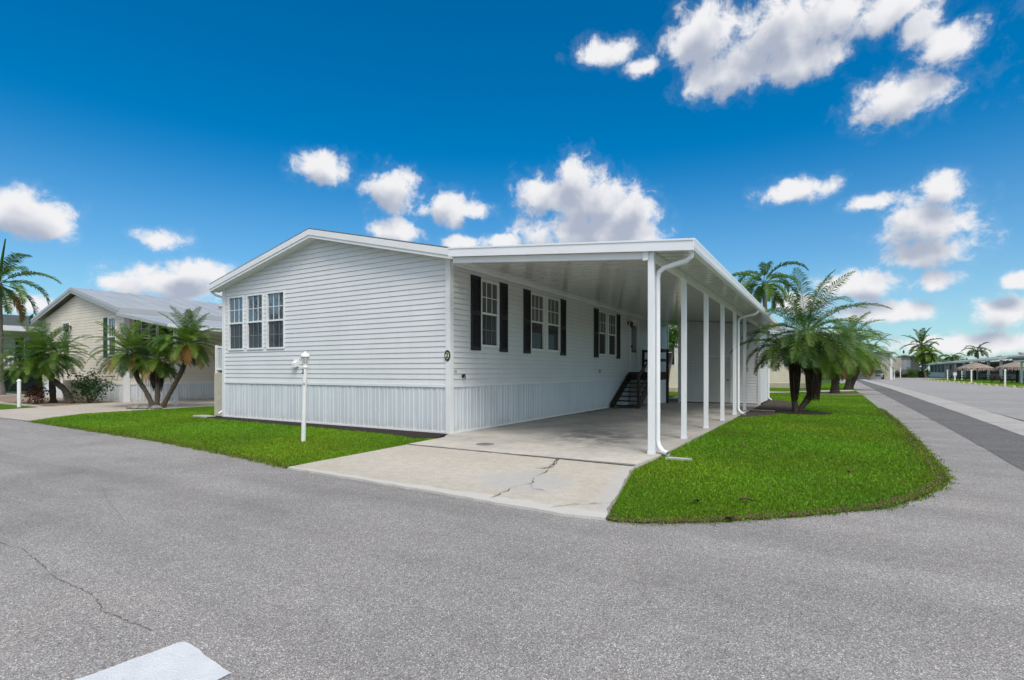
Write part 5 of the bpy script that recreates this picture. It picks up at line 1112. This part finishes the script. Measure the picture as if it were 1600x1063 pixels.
# unseen cloud banks added overhead and behind the viewer to whiten and soften daylight
CL += [(.95, .72, .7, .42), (1.75, .62, .7, .45), (2.6, .55, .7, .4), (-2.4, .6, .6, .4), (-1.9, .95, .6, .35), (.7, 1.2, 1.2, .3), (2.6, 1.15, 1.2, .35), (-2.9, 1.1, .8, .4), (-2.6, .2, .6, .14), (1.2, .2, .5, .12), (2.9, .2, .5, .12), (-1.2, 1.3, 1.6, .28)]
def field(P):
    def nz(sc, det, rg, di):
        n = N.new('ShaderNodeTexNoise'); n.inputs['Scale'].default_value = sc; n.inputs['Detail'].default_value = det; n.inputs['Roughness'].default_value = rg; n.inputs['Distortion'].default_value = di
        L.new(P, n.inputs['Vector']); return n.outputs[0]
    lown = nz(8, 3, .5, .1); nn = math_(N, L, 'ADD', math_(N, L, 'MULTIPLY', lown, .9), math_(N, L, 'MULTIPLY', nz(27, 10, .64, .25), 1.7))
    cur = None
    for a, e, ra, re in CL:
        v = N.new('ShaderNodeVectorMath'); v.operation = 'MULTIPLY_ADD'; L.new(P, v.inputs[0]); v.inputs[1].default_value = (1/ra, 1/re, 0); v.inputs[2].default_value = (-a/ra, -e/re, 0)
        l = N.new('ShaderNodeVectorMath'); l.operation = 'LENGTH'; L.new(v.outputs[0], l.inputs[0])
        cur = l.outputs['Value'] if cur is None else math_(N, L, 'SMOOTH_MIN', cur, l.outputs['Value'], .25)
    body = math_(N, L, 'SUBTRACT', 1.0, cur)
    body = math_(N, L, 'MAXIMUM', body, -1.5)
    return math_(N, L, 'ADD', body, math_(N, L, 'SUBTRACT', nn, 1.24)), math_(N, L, 'ADD', body, math_(N, L, 'SUBTRACT', math_(N, L, 'ADD', math_(N, L, 'MULTIPLY', lown, .9), math_(N, L, 'MULTIPLY', nz(22, 3, .5, .2), 1.1)), 1.0))
F1, _ = field(P)
up = N.new('ShaderNodeVectorMath'); up.operation = 'ADD'; L.new(P, up.inputs[0]); up.inputs[1].default_value = (.012, .030, 0)
_, F2 = field(up.outputs[0])
def sstep(v, a, b):
    m = N.new('ShaderNodeMapRange'); m.interpolation_type = 'SMOOTHSTEP'; m.inputs[1].default_value = a; m.inputs[2].default_value = b; L.new(v, m.inputs[0]); return m.outputs[0]
dens = math_(N, L, 'MAXIMUM', sstep(F1, .04, .62), math_(N, L, 'MULTIPLY', sstep(F1, -.20, .25), .06)); shade = sstep(F2, .0, .85)
# cloud glow added towards the sun to lift the daylight; sunlit cloud is brighter there
sd = N.new('ShaderNodeVectorMath'); sd.operation = 'DOT_PRODUCT'; L.new(tc.outputs['Generated'], sd.inputs[0])
sd.inputs[1].default_value = (math.sin(SUN_AZ)*math.cos(SUN_EL), math.cos(SUN_AZ)*math.cos(SUN_EL), math.sin(SUN_EL))
glow = sstep(sd.outputs['Value'], .55, 1.0)
ccol = mix(N, L, shade, (8.9, 8.9, 9.1), (4.2, 4.7, 5.8))
ccol = mix(N, L, glow, ccol, (22, 21, 20))
hz = N.new('ShaderNodeMapRange'); hz.inputs[1].default_value = .40; hz.inputs[2].default_value = 0.0; L.new(el, hz.inputs[0])
hz.interpolation_type = 'SMOOTHSTEP'; hzf = math_(N, L, 'MULTIPLY', hz.outputs[0], .56)
skyc = mix(N, L, hzf, skyc, (5.0, 6.5, 7.9))
L.new(mix(N, L, dens, skyc, ccol), bg.inputs[0])

# ------------------------------------------------------------------ sun and camera
sl = bpy.data.lights.new('sun', 'SUN'); sl.energy = 2.1; sl.angle = R(22); sl.color = (1, .955, .89)
so = bpy.data.objects.new('sun', sl); COL.objects.link(so)
d = Vector((math.sin(SUN_AZ)*math.cos(SUN_EL), math.cos(SUN_AZ)*math.cos(SUN_EL), math.sin(SUN_EL)))
so.rotation_euler = d.to_track_quat('Z', 'Y').to_euler(); so.location = d*60
cam = bpy.data.cameras.new('camera'); co = bpy.data.objects.new('camera', cam); COL.objects.link(co)
cam.sensor_width = 36; cam.lens = 36*823.4/1600; cam.shift_y = (580.4-531.5)/1600; cam.clip_end = 4000; cam.clip_start = .05
co.location = (6.744, -8.742, 1.334); co.rotation_euler = (R(90), 0, R(30.915)); scene.camera = co
scene.view_settings.view_transform = 'Standard'; scene.view_settings.look = 'None'; scene.view_settings.exposure = 0
scene.render.film_transparent = False
